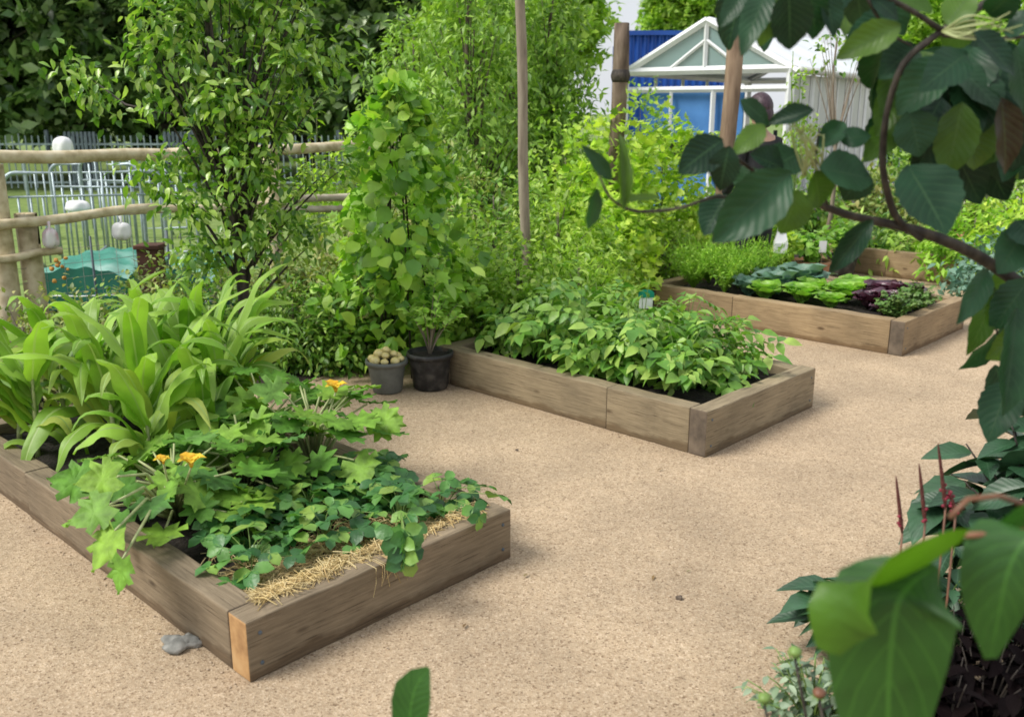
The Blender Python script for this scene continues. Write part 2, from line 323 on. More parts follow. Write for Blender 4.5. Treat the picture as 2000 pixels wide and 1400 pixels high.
M['stemp'] = plain('pale stem', [(.3, .36, .14), (.42, .46, .22)], 20, .5)
M['stemr'] = plain('reddish stem', [(.12, .05, .03), (.22, .1, .05)], 20, .5)
M['corn'] = leafmat('maize leaf', [(.10, .24, .02), (.20, .38, .03), (.34, .52, .08), (.15, .31, .025), (.44, .50, .11)], .48, .38, ('parallel', (.32, .46, .14)), scale=5)
M['squash'] = leafmat('squash leaf', [(.06, .17, .02), (.11, .26, .03), (.22, .38, .045), (.08, .21, .055)], .6, .22, None, scale=22, noise=.35, spec=.3)
M['berry'] = leafmat('strawberry leaf', [(.03, .11, .03), (.06, .19, .045), (.13, .30, .06), (.26, .38, .07)], .42, .25, scale=18)
M['potato'] = leafmat('potato leaf', [(.07, .19, .025), (.13, .29, .04), (.22, .38, .06), (.32, .45, .10)], .42, .3, scale=14)
M['blue'] = leafmat('blueberry leaf', [(.16, .32, .04), (.25, .43, .07), (.38, .54, .13), (.10, .22, .05)], .4, .3, scale=10)
M['peartree'] = leafmat('pear leaf', [(.05, .13, .018), (.12, .26, .03), (.24, .40, .05), (.40, .52, .15)], .3, .36, scale=8, spec=.6)
M['bean'] = leafmat('bean leaf', [(.06, .16, .02), (.14, .30, .03), (.26, .46, .05), (.42, .58, .10), (.10, .24, .03)], .42, .4, scale=6)
M['hop'] = leafmat('golden hop leaf', [(.20, .36, .03), (.35, .50, .05), (.50, .62, .09), (.13, .26, .03)], .45, .4, scale=6)
M['shrubm'] = leafmat('mid green shrub leaf', [(.05, .13, .02), (.10, .22, .03), (.2, .34, .05), (.32, .44, .11)], .42, .3, scale=6)
M['shrubo'] = leafmat('olive shrub leaf', [(.07, .13, .02), (.15, .22, .04), (.26, .33, .08), (.36, .34, .13), (.06, .12, .02)], .5, .3, scale=6)
M['shrubl'] = leafmat('light shrub leaf', [(.15, .29, .025), (.26, .43, .045), (.40, .54, .10), (.10, .2, .025)], .42, .36, scale=6)
M['willow'] = leafmat('fine green tree leaf', [(.09, .19, .025), (.17, .30, .04), (.28, .42, .07), (.07, .15, .025)], .42, .35, scale=3)
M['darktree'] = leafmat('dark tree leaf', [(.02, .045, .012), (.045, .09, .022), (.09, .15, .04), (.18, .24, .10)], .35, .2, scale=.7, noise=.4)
M['midtree'] = leafmat('park tree leaf', [(.05, .11, .03), (.08, .16, .04), (.12, .22, .06)], .5, .25, scale=.8)
M['brighttree'] = leafmat('bright tree leaf', [(.13, .26, .025), (.24, .40, .04), (.38, .52, .08)], .45, .35, scale=.8)
M['fern'] = leafmat('feathery carrot top', [(.15, .34, .02), (.26, .48, .04), (.38, .58, .08)], .5, .35)
M['kale'] = leafmat('blue green kale', [(.07, .17, .12), (.12, .24, .17), (.2, .33, .25)], .5, .2)
M['lett'] = leafmat('lime lettuce', [(.17, .38, .04), (.26, .48, .07), (.34, .55, .11)], .38, .4, scale=14)
M['purp'] = leafmat('purple lettuce', [(.035, .01, .022), (.075, .025, .045), (.14, .06, .09)], .25, .15, scale=14, tcol=(1.6, .6, .8), spec=.8)
M['herb'] = leafmat('herb leaf', [(.07, .17, .03), (.12, .23, .05), (.18, .26, .08)], .45, .25)
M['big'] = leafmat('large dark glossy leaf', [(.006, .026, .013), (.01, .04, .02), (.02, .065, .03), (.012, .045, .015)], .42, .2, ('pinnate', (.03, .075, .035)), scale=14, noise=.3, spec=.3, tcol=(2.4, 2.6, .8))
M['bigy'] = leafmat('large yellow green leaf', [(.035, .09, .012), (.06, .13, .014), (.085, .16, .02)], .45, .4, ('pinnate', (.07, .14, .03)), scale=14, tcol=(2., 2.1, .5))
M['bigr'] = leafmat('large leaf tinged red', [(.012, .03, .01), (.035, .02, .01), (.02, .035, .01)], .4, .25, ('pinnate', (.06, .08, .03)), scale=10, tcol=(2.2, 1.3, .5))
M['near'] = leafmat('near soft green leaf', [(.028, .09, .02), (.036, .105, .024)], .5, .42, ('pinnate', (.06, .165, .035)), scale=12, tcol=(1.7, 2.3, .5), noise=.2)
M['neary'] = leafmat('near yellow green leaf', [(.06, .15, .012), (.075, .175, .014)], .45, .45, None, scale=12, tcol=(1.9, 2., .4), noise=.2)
M['visc'] = leafmat('dark viburnum leaf', [(.010, .042, .016), (.02, .07, .028), (.04, .11, .05)], .45, .15, ('pinnate', (.05, .12, .06)), scale=18, spec=.7)
M['purpshade'] = leafmat('purple leaf darkened as in shade', [(.002, .0008, .001), (.0035, .0015, .002), (.006, .003, .003)], .7, .02, spec=.08, tcol=(1.3, .6, .8))  # dark purple taken near black: the corner's deep shade is in the colour
M['silver'] = leafmat('grey green variegated leaf', [(.08, .15, .09), (.17, .25, .16), (.32, .4, .28), (.07, .15, .05)], .5, .2)
M['flower'] = leafmat('squash blossom', [(.85, .42, .015), (.9, .58, .04)], .5, .3, tcol=(1.1, 1, .8))
M['fruit'] = plain('pale yellow fruit', [(.68, .54, .16), (.78, .68, .36)], 20, .4)
M['red'] = plain('crimson floret', [(.16, .012, .03), (.3, .02, .05)], 60, .6)
M['spike'] = plain('dark red spike', [(.08, .015, .015), (.16, .04, .03)], 200, .7, bump=1)
M['pot'] = plain('black plastic pot', [(.012, .012, .014), (.028, .028, .03), (.09, .085, .08)], 16, .5, bump=.15)
M['bucket'] = plain('grey plastic bucket', [(.10, .11, .10), (.16, .17, .16)], 12, .5)
M['terra'] = plain('terracotta', [(.34, .16, .09), (.46, .24, .14)], 12, .8)
M['metal'] = plain('galvanised steel', [(.26, .33, .36), (.42, .49, .52)], 20, .45, .55)
M['metalw'] = plain('blue grey painted steel', [(.2, .27, .3), (.34, .41, .43)], 10, .5)
M['dmetal'] = plain('dark railing paint', [(.06, .085, .11), (.12, .15, .18)], 20, .5)
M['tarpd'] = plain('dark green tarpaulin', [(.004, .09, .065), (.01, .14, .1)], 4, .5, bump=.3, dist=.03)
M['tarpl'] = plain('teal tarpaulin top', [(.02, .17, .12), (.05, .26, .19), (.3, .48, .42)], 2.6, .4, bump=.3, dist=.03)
M['white'] = plain('white paint', [(.74, .76, .78), (.83, .84, .85)], 5, .5)
M['sheet'] = plain('white roof sheet', [(.66, .70, .76), (.8, .83, .86)], 1.2, .45, stretch=(1, 1, 3))
M['wallg'] = plain('pale grey panel', [(.5, .52, .5), (.6, .61, .58)], 2, .7)
M['bluec'] = plain('blue corrugated steel', [(.008, .06, .34), (.015, .10, .46)], 1, .5)
M['blues'] = plain('blue painted board', [(.04, .16, .42), (.07, .23, .55)], 3, .6)
M['cloth'] = plain('white cloth', [(.75, .75, .78), (.85, .85, .86)], 10, .8, bump=.3)
M['clothp'] = plain('pink and white cloth', [(.6, .25, .34), (.78, .7, .74), (.82, .84, .82)], 7, .8, bump=.3)
M['dark'] = plain('black cloth', [(.01, .01, .013), (.022, .022, .026)], 20, .85, bump=.3)
M['hair'] = plain('dark plum hair', [(.012, .007, .01), (.045, .02, .032), (.08, .045, .06)], 30, .45, stretch=(4, 4, .5), bump=.6)
M['skin'] = plain('skin', [(.42, .25, .18), (.5, .31, .23)], 20, .55)
M['stone'] = plain('grey stone', [(.12, .12, .11), (.24, .24, .22), (.36, .35, .32)], 22, .9, bump=.8)
M['rust'] = plain('rust brown post', [(.05, .022, .013), (.12, .05, .03)], 9, .85, bump=.5, stretch=(1, 1, .3))
M['signg'] = plain('green sign', [(.0, .24, .16), (.01, .3, .2)], 3, .5)
M['wood'] = plain('bench timber', [(.2, .14, .08), (.32, .24, .15)], 10, .8)
M['wire'] = plain('wire', [(.2, .2, .18), (.3, .3, .27)], 10, .5, .3)
m, nt, bs = newmat('tinted glass'); bs.inputs['Base Color'].default_value = (.35, .55, .55, 1); bs.inputs['Roughness'].default_value = .12; bs.inputs['Alpha'].default_value = .45; M['glass'] = m

# ------------------------------------------------------------------ ground
def sheet(name, pts, z, mat, n=1):
    a = Acc(); p = [np.array([x, y, z]) for x, y in pts]
    t = np.linspace(0, 1, n+1); U, V = np.meshgrid(t, t, indexing='ij')
    q = ((1-U)*(1-V))[..., None]*p[0] + (U*(1-V))[..., None]*p[1] + (U*V)[..., None]*p[2] + ((1-U)*V)[..., None]*p[3]
    i = np.arange(n)[:, None]*(n+1); j = np.arange(n)[None]
    a.add(q.reshape(-1, 3), np.stack([i+j, i+n+1+j, i+n+2+j, i+j+1], -1).reshape(-1, 4))
    return tag(a.build(name, mat, smooth=True), kind='structure')
sheet('ground', [(-250, -60), (250, -60), (250, 400), (-250, 400)], -.02, M['grass'])
def AB(o, s, t): v = o + A2*s + B2*t; return (v[0], v[1])
O1 = np.array([-.78, 2.462, 0]); O2 = np.array([.949, 4.341, 0]); O3 = np.array([2.701, 6.301, 0])
sheet('gravel_path', [AB(O1, -9, -9), AB(O1, 16, -9), AB(O1, 16, 2.62), AB(O1, -9, 2.62)], 0, M['gravel'])
sheet('border_soil', [AB(O1, -9, 2.62), AB(O1, 16, 2.62), AB(O1, 16, 5.2), AB(O1, -9, 5.2)], .004, M['soil'])
sheet('nursery_ground', [(1.5, 11.2), (9, 11.2), (14, 24), (1.5, 24)], -.012, plain('pale paving', [(.3, .27, .22), (.42, .38, .32)], 20, .9))
sheet('corner_soil', [(.75, .2), (3.4, .2), (3.4, 2.9), (1.55, 2.35)], .006, M['soil_wet'])
g = Acc()
for k in range(1500):                      # loose grit lying on the path, more of it along the boards
    x, y = rng.uniform(-3, 4.5), rng.uniform(1.6, 7)
    if k % 3 == 0:
        o_, W_, L_ = ((O1, 1.126, 2.5), (O2, 1.13, 1.95), (O3, 1.2, 2.18))[k % 9 // 3]; e_ = abs(rng.normal(0, .035)) + .004
        q_ = o_ + (A2*rng.uniform(0, W_) - B2*e_ if k % 2 else B2*rng.uniform(0, L_) - A2*e_); x, y = q_[0], q_[1]
    r = rng.uniform(.0018, .0055)
    g.blob((x, y, r*.4), (r, r*rng.uniform(.7, 1), r*.6), 3, seed=k)
tag(g.build('grit', plain('grit', [(.3, .22, .15), (.5, .4, .29)], 3, .9)), 'loose grit scattered over the sandy path', 'gravel', kind='stuff')

lt = Acc()
for k in range(90):
    x, y = rng.uniform(-3, 4.5), rng.uniform(1.5, 7.5); az = rng.uniform(0, 6.28)
    scatter(lt, LANC[k % 2], np.array([[x, y, .008]]), np.array([[math.cos(az), math.sin(az), .05]]), np.array([[rng.normal(0, .2), 0, 1]]), rng.uniform(.012, .035))
tag(lt.build('leaf_litter', leafmat('dry leaf', [(.12, .07, .03), (.25, .17, .07), (.1, .13, .04)], .8, .1)), 'scattered dry leaf fragments on the sandy path', 'leaf litter', kind='stuff')

# ------------------------------------------------------------------ raised beds
def board(parent, mat, end, o, s0, t0, L, axis, h, th, z=0.0, jit=.0):
    a = Acc(); n = 10; g = np.random.default_rng(int(abs(s0*31+t0*77+L*13)*100) % 9999)
    xs = np.linspace(0, L, n+1)
    wy = g.normal(0, .0012, n+1); wz = g.normal(0, .0016, n+1)
    V = []
    for i, x in enumerate(xs):
        for (y, zz) in ((0, 0), (th, 0), (th, h), (0, h)): V.append((x, y + wy[i], zz + (wz[i] if zz > 0 else 0)))
    V = np.array(V); i = np.arange(n)[:, None]*4; j = np.arange(4)[None]; j2 = (j+1) % 4
    a.add(V, np.stack([i+j, i+4+j, i+4+j2, i+j2], -1).reshape(-1, 4))
    a.add(V[[0, 1, 2, 3]], np.array([[3, 2, 1, 0]][::1]), mi=1); a.add(V[[-4, -3, -2, -1]], np.array([[0, 1, 2, 3]]), mi=1)
    o_ = a.build('board', [mat, end], parent, smooth=False)
    bm = bmesh.new(); bm.from_mesh(o_.data); bmesh.ops.remove_doubles(bm, verts=bm.verts, dist=1e-5); bmesh.ops.recalc_face_normals(bm, faces=bm.faces); bm.to_mesh(o_.data); bm.free()
    b = o_.modifiers.new('bevel', 'BEVEL'); b.width = .006; b.segments = 2; b.limit_method = 'ANGLE'; b.angle_limit = R(40)
    p = A2*s0 + B2*t0
    o_.location = (p[0], p[1], z); o_.rotation_euler = (0, 0, TH if axis == 'a' else TH + math.pi/2)
    return o_
def bed(o, L, W, h, mat, end, label, joints, th=.1):
    r = thing('raised_bed', label, 'raised bed', o, 'timber raised beds on the path')
    e = .004
    board(r, mat, end, o, 0, 0, W, 'a', h, th)                         # near short side, its end showing on the long face
    board(r, mat, end, o, 0, L-th, W, 'a', h - .002, th)               # far short side
    ts = [th+.002] + joints + [L-th-.002]
    for k in range(len(ts)-1):
        board(r, mat, M['endd'], o, th + (.003 if k % 2 else 0), ts[k], ts[k+1]-ts[k]-.003, 'b', h - .003*(k % 2), th)
    for k in range(len(ts)-1):
        board(r, mat, M['endd'], o, W, ts[k], ts[k+1]-ts[k]-.003, 'b', h - .002 - .003*(k % 2), th)
    for u, v, w_ in ((.045, .05, 0), (.045, h-.05, 0), (W-.045, .05, 0), (W-.045, h-.05, 0)):
        a = Acc(); c_ = A2*u - B2*.0015 + UP*v; cc_ = [c_ + B2*.004, c_ - B2*.0015]; a.tube(cc_, [.007, .006], 10); a.build('screw', M['dmetal'], r)
    # soil fill
    a = Acc(); n = 26; U, V = np.meshgrid(np.linspace(th*.9, W-th*.9, n), np.linspace(th*.9, L-th*.9, n*2), indexing='ij')
    z = h - .055 + .012*np.sin(U*17+V*5) + rng.normal(0, .006, U.shape)
    q = o + U[..., None]*A2 + V[..., None]*B2 + z[..., None]*UP
    m = n*2; i = np.arange(n-1)[:, None]*m; j = np.arange(m-1)[None]
    a.add(q.reshape(-1, 3), np.stack([i+j, i+m+j, i+m+j+1, i+j+1], -1).reshape(-1, 4))
    tag(a.build('bed_soil', M['soil_wet']), 'dark soil filling the ' + label.split(' raised bed')[0].replace('long ', '') + ' bed', 'soil', kind='stuff')
    return r
H1, H2, H3 = .20, .235, .245
bed(O1, 2.55, 1.126, H1, M['tim1'], M['endo'], 'grey-brown raised bed nearest the viewer with an orange sawn end at its corner', [1.72])
bed(O2, 1.95, 1.13, H2, M['tim2'], M['endd'], 'middle sandy grey raised bed full of leafy potato plants', [.62])
bed(O3, 2.18, 1.2, H3, M['tim3'], M['endd'], 'tan raised bed holding lettuces, kale and carrots', [1.35])
O4 = G(1887, 560); O4 = np.array([O4[0], O4[1], 0])
bed(O4, 1.7, 1.2, .27, M['tim3'], M['tim3'], 'farthest tan raised bed, half hidden behind the branch', [.8])
def B(i, s, t, z=0.0):
    o, h = ((O1, H1), (O2, H2), (O3, H3), (O4, .27))[i-1]
    return o + A2*s + B2*t + UP*(h - .055 + z)

# ------------------------------------------------------------------ plant builders
def curve(p0, d0, L, droop, n=6, late=False):
    d = nrm(np.asarray(d0, float)); p = np.array(p0, float); out = [p.copy()]
    for i in range(n):
        d = nrm(d + np.array([0, 0, -droop/n*(2.6*(i/n)**1.3 if late else 1)])); p = p + d*L/n; out.append(p.copy())
    return np.array(out)
def blade(acc, pts, W, side, fold=.3, wav=0.0, prof=None):      # a ribbon leaf along a path
    pts = np.asarray(pts, float); k = len(pts); t = np.linspace(0, 1, k)
    w_ = (np.minimum(1, (t/.22+.35))*np.cos(np.pi/2*np.clip((t-.35)/.65, 0, 1))**.8 if prof is None else np.interp(t, np.linspace(0, 1, len(prof)), prof))*W/2 + .0008
    tg = nrm(np.gradient(pts, axis=0)); sd = nrm(side - (tg*side).sum(1)[:, None]*tg); nn = np.cross(sd, tg)
    ph = rng.uniform(0, 6)
    L_ = pts + sd*w_[:, None] + nn*(w_*fold + wav*W*np.sin(t*17+ph))[:, None]
    R_ = pts - sd*w_[:, None] + nn*(w_*fold + wav*W*np.sin(t*15+ph+2))[:, None]
    V = np.stack([L_, pts, R_], 1).reshape(-1, 3); i = np.arange(k-1)[:, None]*3; j = np.arange(2)[None]
    uv = np.stack([np.tile([0, .5, 1], k), np.repeat(t, 3)], -1)
    acc.add(V, np.stack([i+j, i+j+1, i+4+j, i+3+j], -1).reshape(-1, 4), uv)

def maize(base, h, n, label, g, lean=None):
    r = thing('maize_plant', label, 'maize plant', base, 'young maize plants in the front bed')
    st = Acc(); lv = Acc()
    sp = curve((0, 0, -.02), (g.normal(0, .06), g.normal(0, .06), 1), h*.62, 0, 6)
    st.tube(sp, np.linspace(.013, .007, 7), 7)
    a0 = g.uniform(0, 3.14)
    for k in range(n):
        f = (k+.6)/n; p = sp[0] + (sp[-1]-sp[0])*(.15 + .85*f)
        az = a0 + k*math.pi + g.normal(0, .45) if lean is None or g.random() < .5 else lean + g.normal(0, .5)
        up = (1.35 if k % 3 else .95) + 1.6*f; d = (math.cos(az), math.sin(az), up); L = h*g.uniform(.6, .95)*(1 - .25*abs(f-.5))
        pts = curve(p, d, L, g.uniform(2.2, 4.4)*(1 - .45*f), 15, k % 3 != 0)
        sd = np.array([-math.sin(az), math.cos(az), g.normal(0, .25)])
        blade(lv, pts, g.uniform(.055, .112), sd, .36, .1)
    lv.build('leaves', M['corn'], r); st.build('stalk', M['stemp'], r)
    return r
g = np.random.default_rng(11)
MZ = [(.18, 2.3, 'maize plant at the far left corner, its leaves drooping over the board', 3.6), (.16, 2.02, 'maize plant at the left board with a leaf hanging outside the bed', 3.3),
      (.42, 2.35, 'pale maize plant at the rear left below the fence', None), (.4, 2.05, 'maize plant in the rear left of the clump under the trellis', None), (.4, 1.75, 'broad-leaved maize plant in the left middle of the clump', None),
      (.47, 1.47, 'tallest maize plant, with one leaf standing straight up', None), (.66, 2.3, 'maize plant in the back row left of the pear tree trunk', None), (.64, 1.98, 'maize plant in the centre of the clump', None),
      (.64, 1.68, 'maize plant right of centre with pale upper leaves', None), (.86, 2.25, 'maize plant in the back row under the pear tree trunk', None), (.86, 1.95, 'maize plant on the path side of the clump', None),
      (.84, 1.62, 'maize plant in front right of the clump behind the squash', None), (1.04, 2.0, 'maize plant with a long thin leaf arching over the potted fruit', .7), (1.0, 1.78, 'maize plant leaning over the path side board', .6),
      (.62, 1.3, 'small maize plant directly behind the yellow squash blossom', None), (.32, 1.22, 'small maize plant left of the yellow squash blossom', None)]
for s, t, lab, ln in MZ: maize(B(1, s, t), (.71 if t > 1.4 else .52)*(1.12 if 'tallest' in lab else g.uniform(.84, 1.04)), 14, lab, g, ln)

def squash(base, n, hh, spread, label, g, extra=(), flowers=()):
    r = thing('squash_plant', label, 'squash plant', base, 'squash plants in the front bed'); lv = Acc(); st = Acc()
    for k in range(n):
        az = k*2.4 + g.normal(0, .3); out = spread*math.sqrt((k+.5)/n)
        tip = np.array([math.cos(az)*out, math.sin(az)*out, hh*(1.05 - .6*(out/spread)**2) + g.normal(0, .03)])
        mid = np.array([tip[0]*.35, tip[1]*.35, tip[2]*.75]); st.tube([np.zeros(3), mid, tip], [.007, .006, .004], 5)
        d = np.array([math.cos(az)+g.normal(0, .3), math.sin(az)+g.normal(0, .3), g.uniform(-.5, .15)])
        scatter(lv, SQ[k % 2], tip[None], d[None], np.array([[g.normal(0, .4), g.normal(0, .4), 1]]), g.uniform(.1, .17))
    for (tip, d, sz) in extra:
        tip = np.asarray(tip) - base; st.tube([np.zeros(3), tip*.5+np.array([0, 0, .1]), tip], [.007, .006, .004], 5)
        scatter(lv, SQ[1], tip[None], np.array([d]), np.array([[-.5, -.7, .6]]), sz)
    lv.build('leaves', M['squash'], r); st.build('stems', M['stemp'], r)
    for fp, sz in flowers:
        fl = Acc(); c = np.asarray(fp) - base; pet = T_leaf(8, .85, peak=.55, fold=.35, droop=.25, hump=.1, nw=2, wav=.1, serr=.08)
        for k in range(5):
            a = k*1.257; scatter(fl, pet, (c - [0, 0, sz*.5])[None], np.array([[math.cos(a), math.sin(a), .75]]), np.array([[-math.cos(a), -math.sin(a), 1.]]), sz*g.uniform(.85, 1.2))
        fl.tube([c - [0, 0, sz*.75], c - [0, 0, sz*.45]], [sz*.1, sz*.2], 8)
        fl.build('blossom', M['flower'], r); 
        s2 = Acc(); s2.tube([np.array([0, 0, .03]), c*.6, c - [0, 0, sz*.7]], [.005, .004, .004], 5); s2.build('flower_stalk', M['stemp'], r)
    return r
fl1 = P(372, 892, 3.0); fl2 = P(318, 893, 3.02); fl3 = P(655, 748, 3.75)
hang = [(P(225, 1035, 2.72), (-.35, -.5, -.75), .14), (P(215, 985, 2.8), (-.7, -.3, -.3), .14), (P(240, 1090, 2.62), (-.1, -.3, -1.), .11), (P(230, 930, 2.95), (-.8, -.2, -.1), .14)]
squash(B(1, .26, .92), 38, .26, .34, 'squash plant spilling over the left board with a yellow blossom', g, hang, [(fl1, .05), (fl2, .032)])
squash(B(1, .58, .98), 34, .3, .34, 'lobed squash plant in the centre of the front bed', g)
squash(B(1, .9, .95), 32, .36, .36, 'squash plant on upright stems nearest the potted fruit with an orange blossom', g, (), [(fl3, .052)])
squash(B(1, .88, 1.3), 20, .34, .28, 'squash plant squeezed between maize and path on the far side', g)

def strawberry(base, n, hh, spread, label, g, extra=()):
    r = thing('strawberry_plant', label, 'strawberry plant', base, 'strawberry plants in the front bed'); lv = Acc(); st = Acc()
    tips = []
    for k in range(n):
        az = k*2.4 + g.normal(0, .3); out = spread*math.sqrt((k+.5)/n)
        tips.append((np.array([math.cos(az)*out, math.sin(az)*out, hh*(1.1 - .75*(out/spread)**2) + g.normal(0, .012)]), (math.cos(az), math.sin(az), g.uniform(-.4, .2))))
    for q, d in extra: tips.append((np.asarray(q) - base, d))
    for k, (tip, d) in enumerate(tips):
        st.tube([np.zeros(3), tip*np.array([.4, .4, .7]) + [0, 0, .01], tip], [.0022, .002, .0015], 4)
        scatter(lv, TRI[k % 2], tip[None], np.array([d]), np.array([[g.normal(0, .35), g.normal(0, .35)-.1, 1]]), g.uniform(.07, .12))
    lv.build('leaves', M['berry'], r); st.build('stems', M['stem'], r)
ov = [(P(790, 1070 + k*9, 2.83), (g.normal(0, .5), -.3, -1)) for k in range(-4, 3)] + [(P(812, 1035, 2.86), (.3, -.3, -.6)), (P(770, 1045, 2.84), (-.3, -.4, -.6))]
ov2 = [(P(968, 965, 3.2), (.4, .1, -.2)), (P(950, 950, 3.22), (.1, -.2, .1)), (P(925, 990, 3.15), (.2, -.3, -.5)), (P(935, 1010, 3.12), (0, -.3, -.8))]
SB = [(.24, .36, 'strawberry plant alone on the straw near the orange corner', 11, ()),
      (.34, .56, 'strawberry plant behind the straw by the left board', 16, ()),
      (.52, .34, 'strawberry plant in the middle of the straw at the end board', 15, ()),
      (.6, .55, 'strawberry plant in the second row just in front of the squash', 20, ()),
      (.8, .26, 'strawberry plant trailing over the end board', 16, ov),
      (.86, .5, 'bushy strawberry plant behind the trailing one', 22, ()),
      (1.0, .26, 'strawberry plant at the right corner reaching past the bed', 13, ov2),
      (1.0, .68, 'strawberry plant along the path side board', 18, ()),
      (.42, .66, 'dark strawberry plant hidden under the squash leaves', 16, ()),
      (.74, .74, 'strawberry plant under the upright squash stems', 16, ())]
for s, t, lab, n, ex in SB: strawberry(B(1, s, t), int(n*1.5), .12, .17, lab, g, ex)
# straw mulch
a = Acc(); n = 4600; ss = rng.uniform(.09, 1.05, n); tt = np.abs(rng.normal(0, .17, n)) + .06
keep = tt < .55; 
for s, t in zip(ss[keep], tt[keep]):
    L = rng.uniform(.03, .12); az = rng.uniform(0, 6.28); c = B(1, s, t, rng.uniform(.0, .035) + (.03 if t < .12 else 0))
    d = np.array([math.cos(az), math.sin(az), rng.normal(0, .15)])*L/2; k = np.array([rng.normal(0, .006), rng.normal(0, .006), rng.uniform(0, .015)])
    a.tube([c-d, c+k, c+d], .0016, 3, cap=False)
for k in range(16):
    s = rng.uniform(.45, .62); c = B(1, s, .0, .058); L = rng.uniform(.03, .1)
    a.tube([c + B2*.05, c - B2*.012, c - B2*.016 - UP*L*.5 + A2*rng.normal(0, .006), c - B2*.014 - UP*L + A2*rng.normal(0, .02)], .0011, 3, cap=False)
tag(a.build('straw', M['straw']), 'golden straw mulch spread round the strawberries at the near corner', 'straw', kind='stuff')

# generic leafy stems
def bush(name, label, cat, base, hh, rad, nst, per, T, lsz, mat, stmat, g, group=None, droop=.6, stemr=.004, stem0=.0, upl=.3, low=.15, lean=(0, 0)):
    r = thing(name, label, cat, base, group); lv = Acc(); st = Acc()
    P_, D_, N_, S_ = [[] for _ in T], [[] for _ in T], [[] for _ in T], [[] for _ in T]
    for k in range(nst):
        az = k*2.4 + g.normal(0, .4); f = math.sqrt((k+.5)/nst); L = hh*g.uniform(.8, 1.12)
        sp = np.array([math.cos(az), math.sin(az), 0])*rad*f
        end = sp + np.array([lean[0], lean[1], L*(1 - .45*f*f)])
        tt = np.linspace(0, 1, 7)[:, None]; mid = sp*.35 + np.array([0, 0, end[2]*.7])
        pts = (1-tt)**2*np.array([sp*stem0])[0] + 2*tt*(1-tt)*mid + tt**2*end
        st.tube(pts, np.linspace(stemr, stemr*.35, 7), 5)
        for q in range(per):
            u = low + (1-low)*(q + g.random())/per; p = pts[0]*(1-u)**2 + 2*u*(1-u)*mid + u*u*end
            a2 = g.uniform(0, 6.28); d = np.array([math.cos(a2), math.sin(a2), g.uniform(-droop, upl)]) + sp/(rad+1e-6)*.7
            i = int(g.integers(len(T))); P_[i].append(p); D_[i].append(d); N_[i].append([g.normal(0, .35), g.normal(0, .35), 1]); S_[i].append(lsz*g.uniform(.65, 1.2))
    for i, t in enumerate(T):
        if P_[i]: scatter(lv, t, np.array(P_[i]), np.array(D_[i]), np.array(N_[i]), np.array(S_[i]))
    lv.build('leaves', mat, r); st.build('stems', stmat, r)
    return r
PT = [(.34, .4), (.6, .38), (.88, .42), (.33, .68), (.62, .66), (.9, .72), (.28, .97), (.6, .95), (.9, 1.05), (.3, 1.32), (.6, 1.3), (.9, 1.4), (.35, 1.66), (.75, 1.7)]
PL = ['potato plant nearest the front corner of the middle bed', 'pale-tipped potato plant in the front row beside the end board', 'potato plant at the right end overhanging the end board',
      'potato plant drooping beside the bare dark soil at the long board', 'potato plant in the second row behind the corner plant', 'tall potato plant at the right edge with raised leaves',
      'potato plant halfway along the long front board', 'potato plant in the centre of the middle bed', 'potato plant just in front of the green and white sign',
      'potato plant on the long board left of the middle', 'dense potato plant in the fourth row of the middle bed', 'potato plant at the back beside the green and white sign',
      'potato plant at the left end above the dark gap', 'potato plant at the far back corner of the middle bed']
for k, ((s, t), lab) in enumerate(zip(PT, PL)):
    bush('potato_plant', lab, 'potato plant', B(2, s, t), .27 + .1*(t > .6) + g.uniform(-.07, .13), .21, 11, 4, PINN, .25, M['potato'], M['stem'], g, 'potato plants in the middle bed', droop=.9, low=.3)

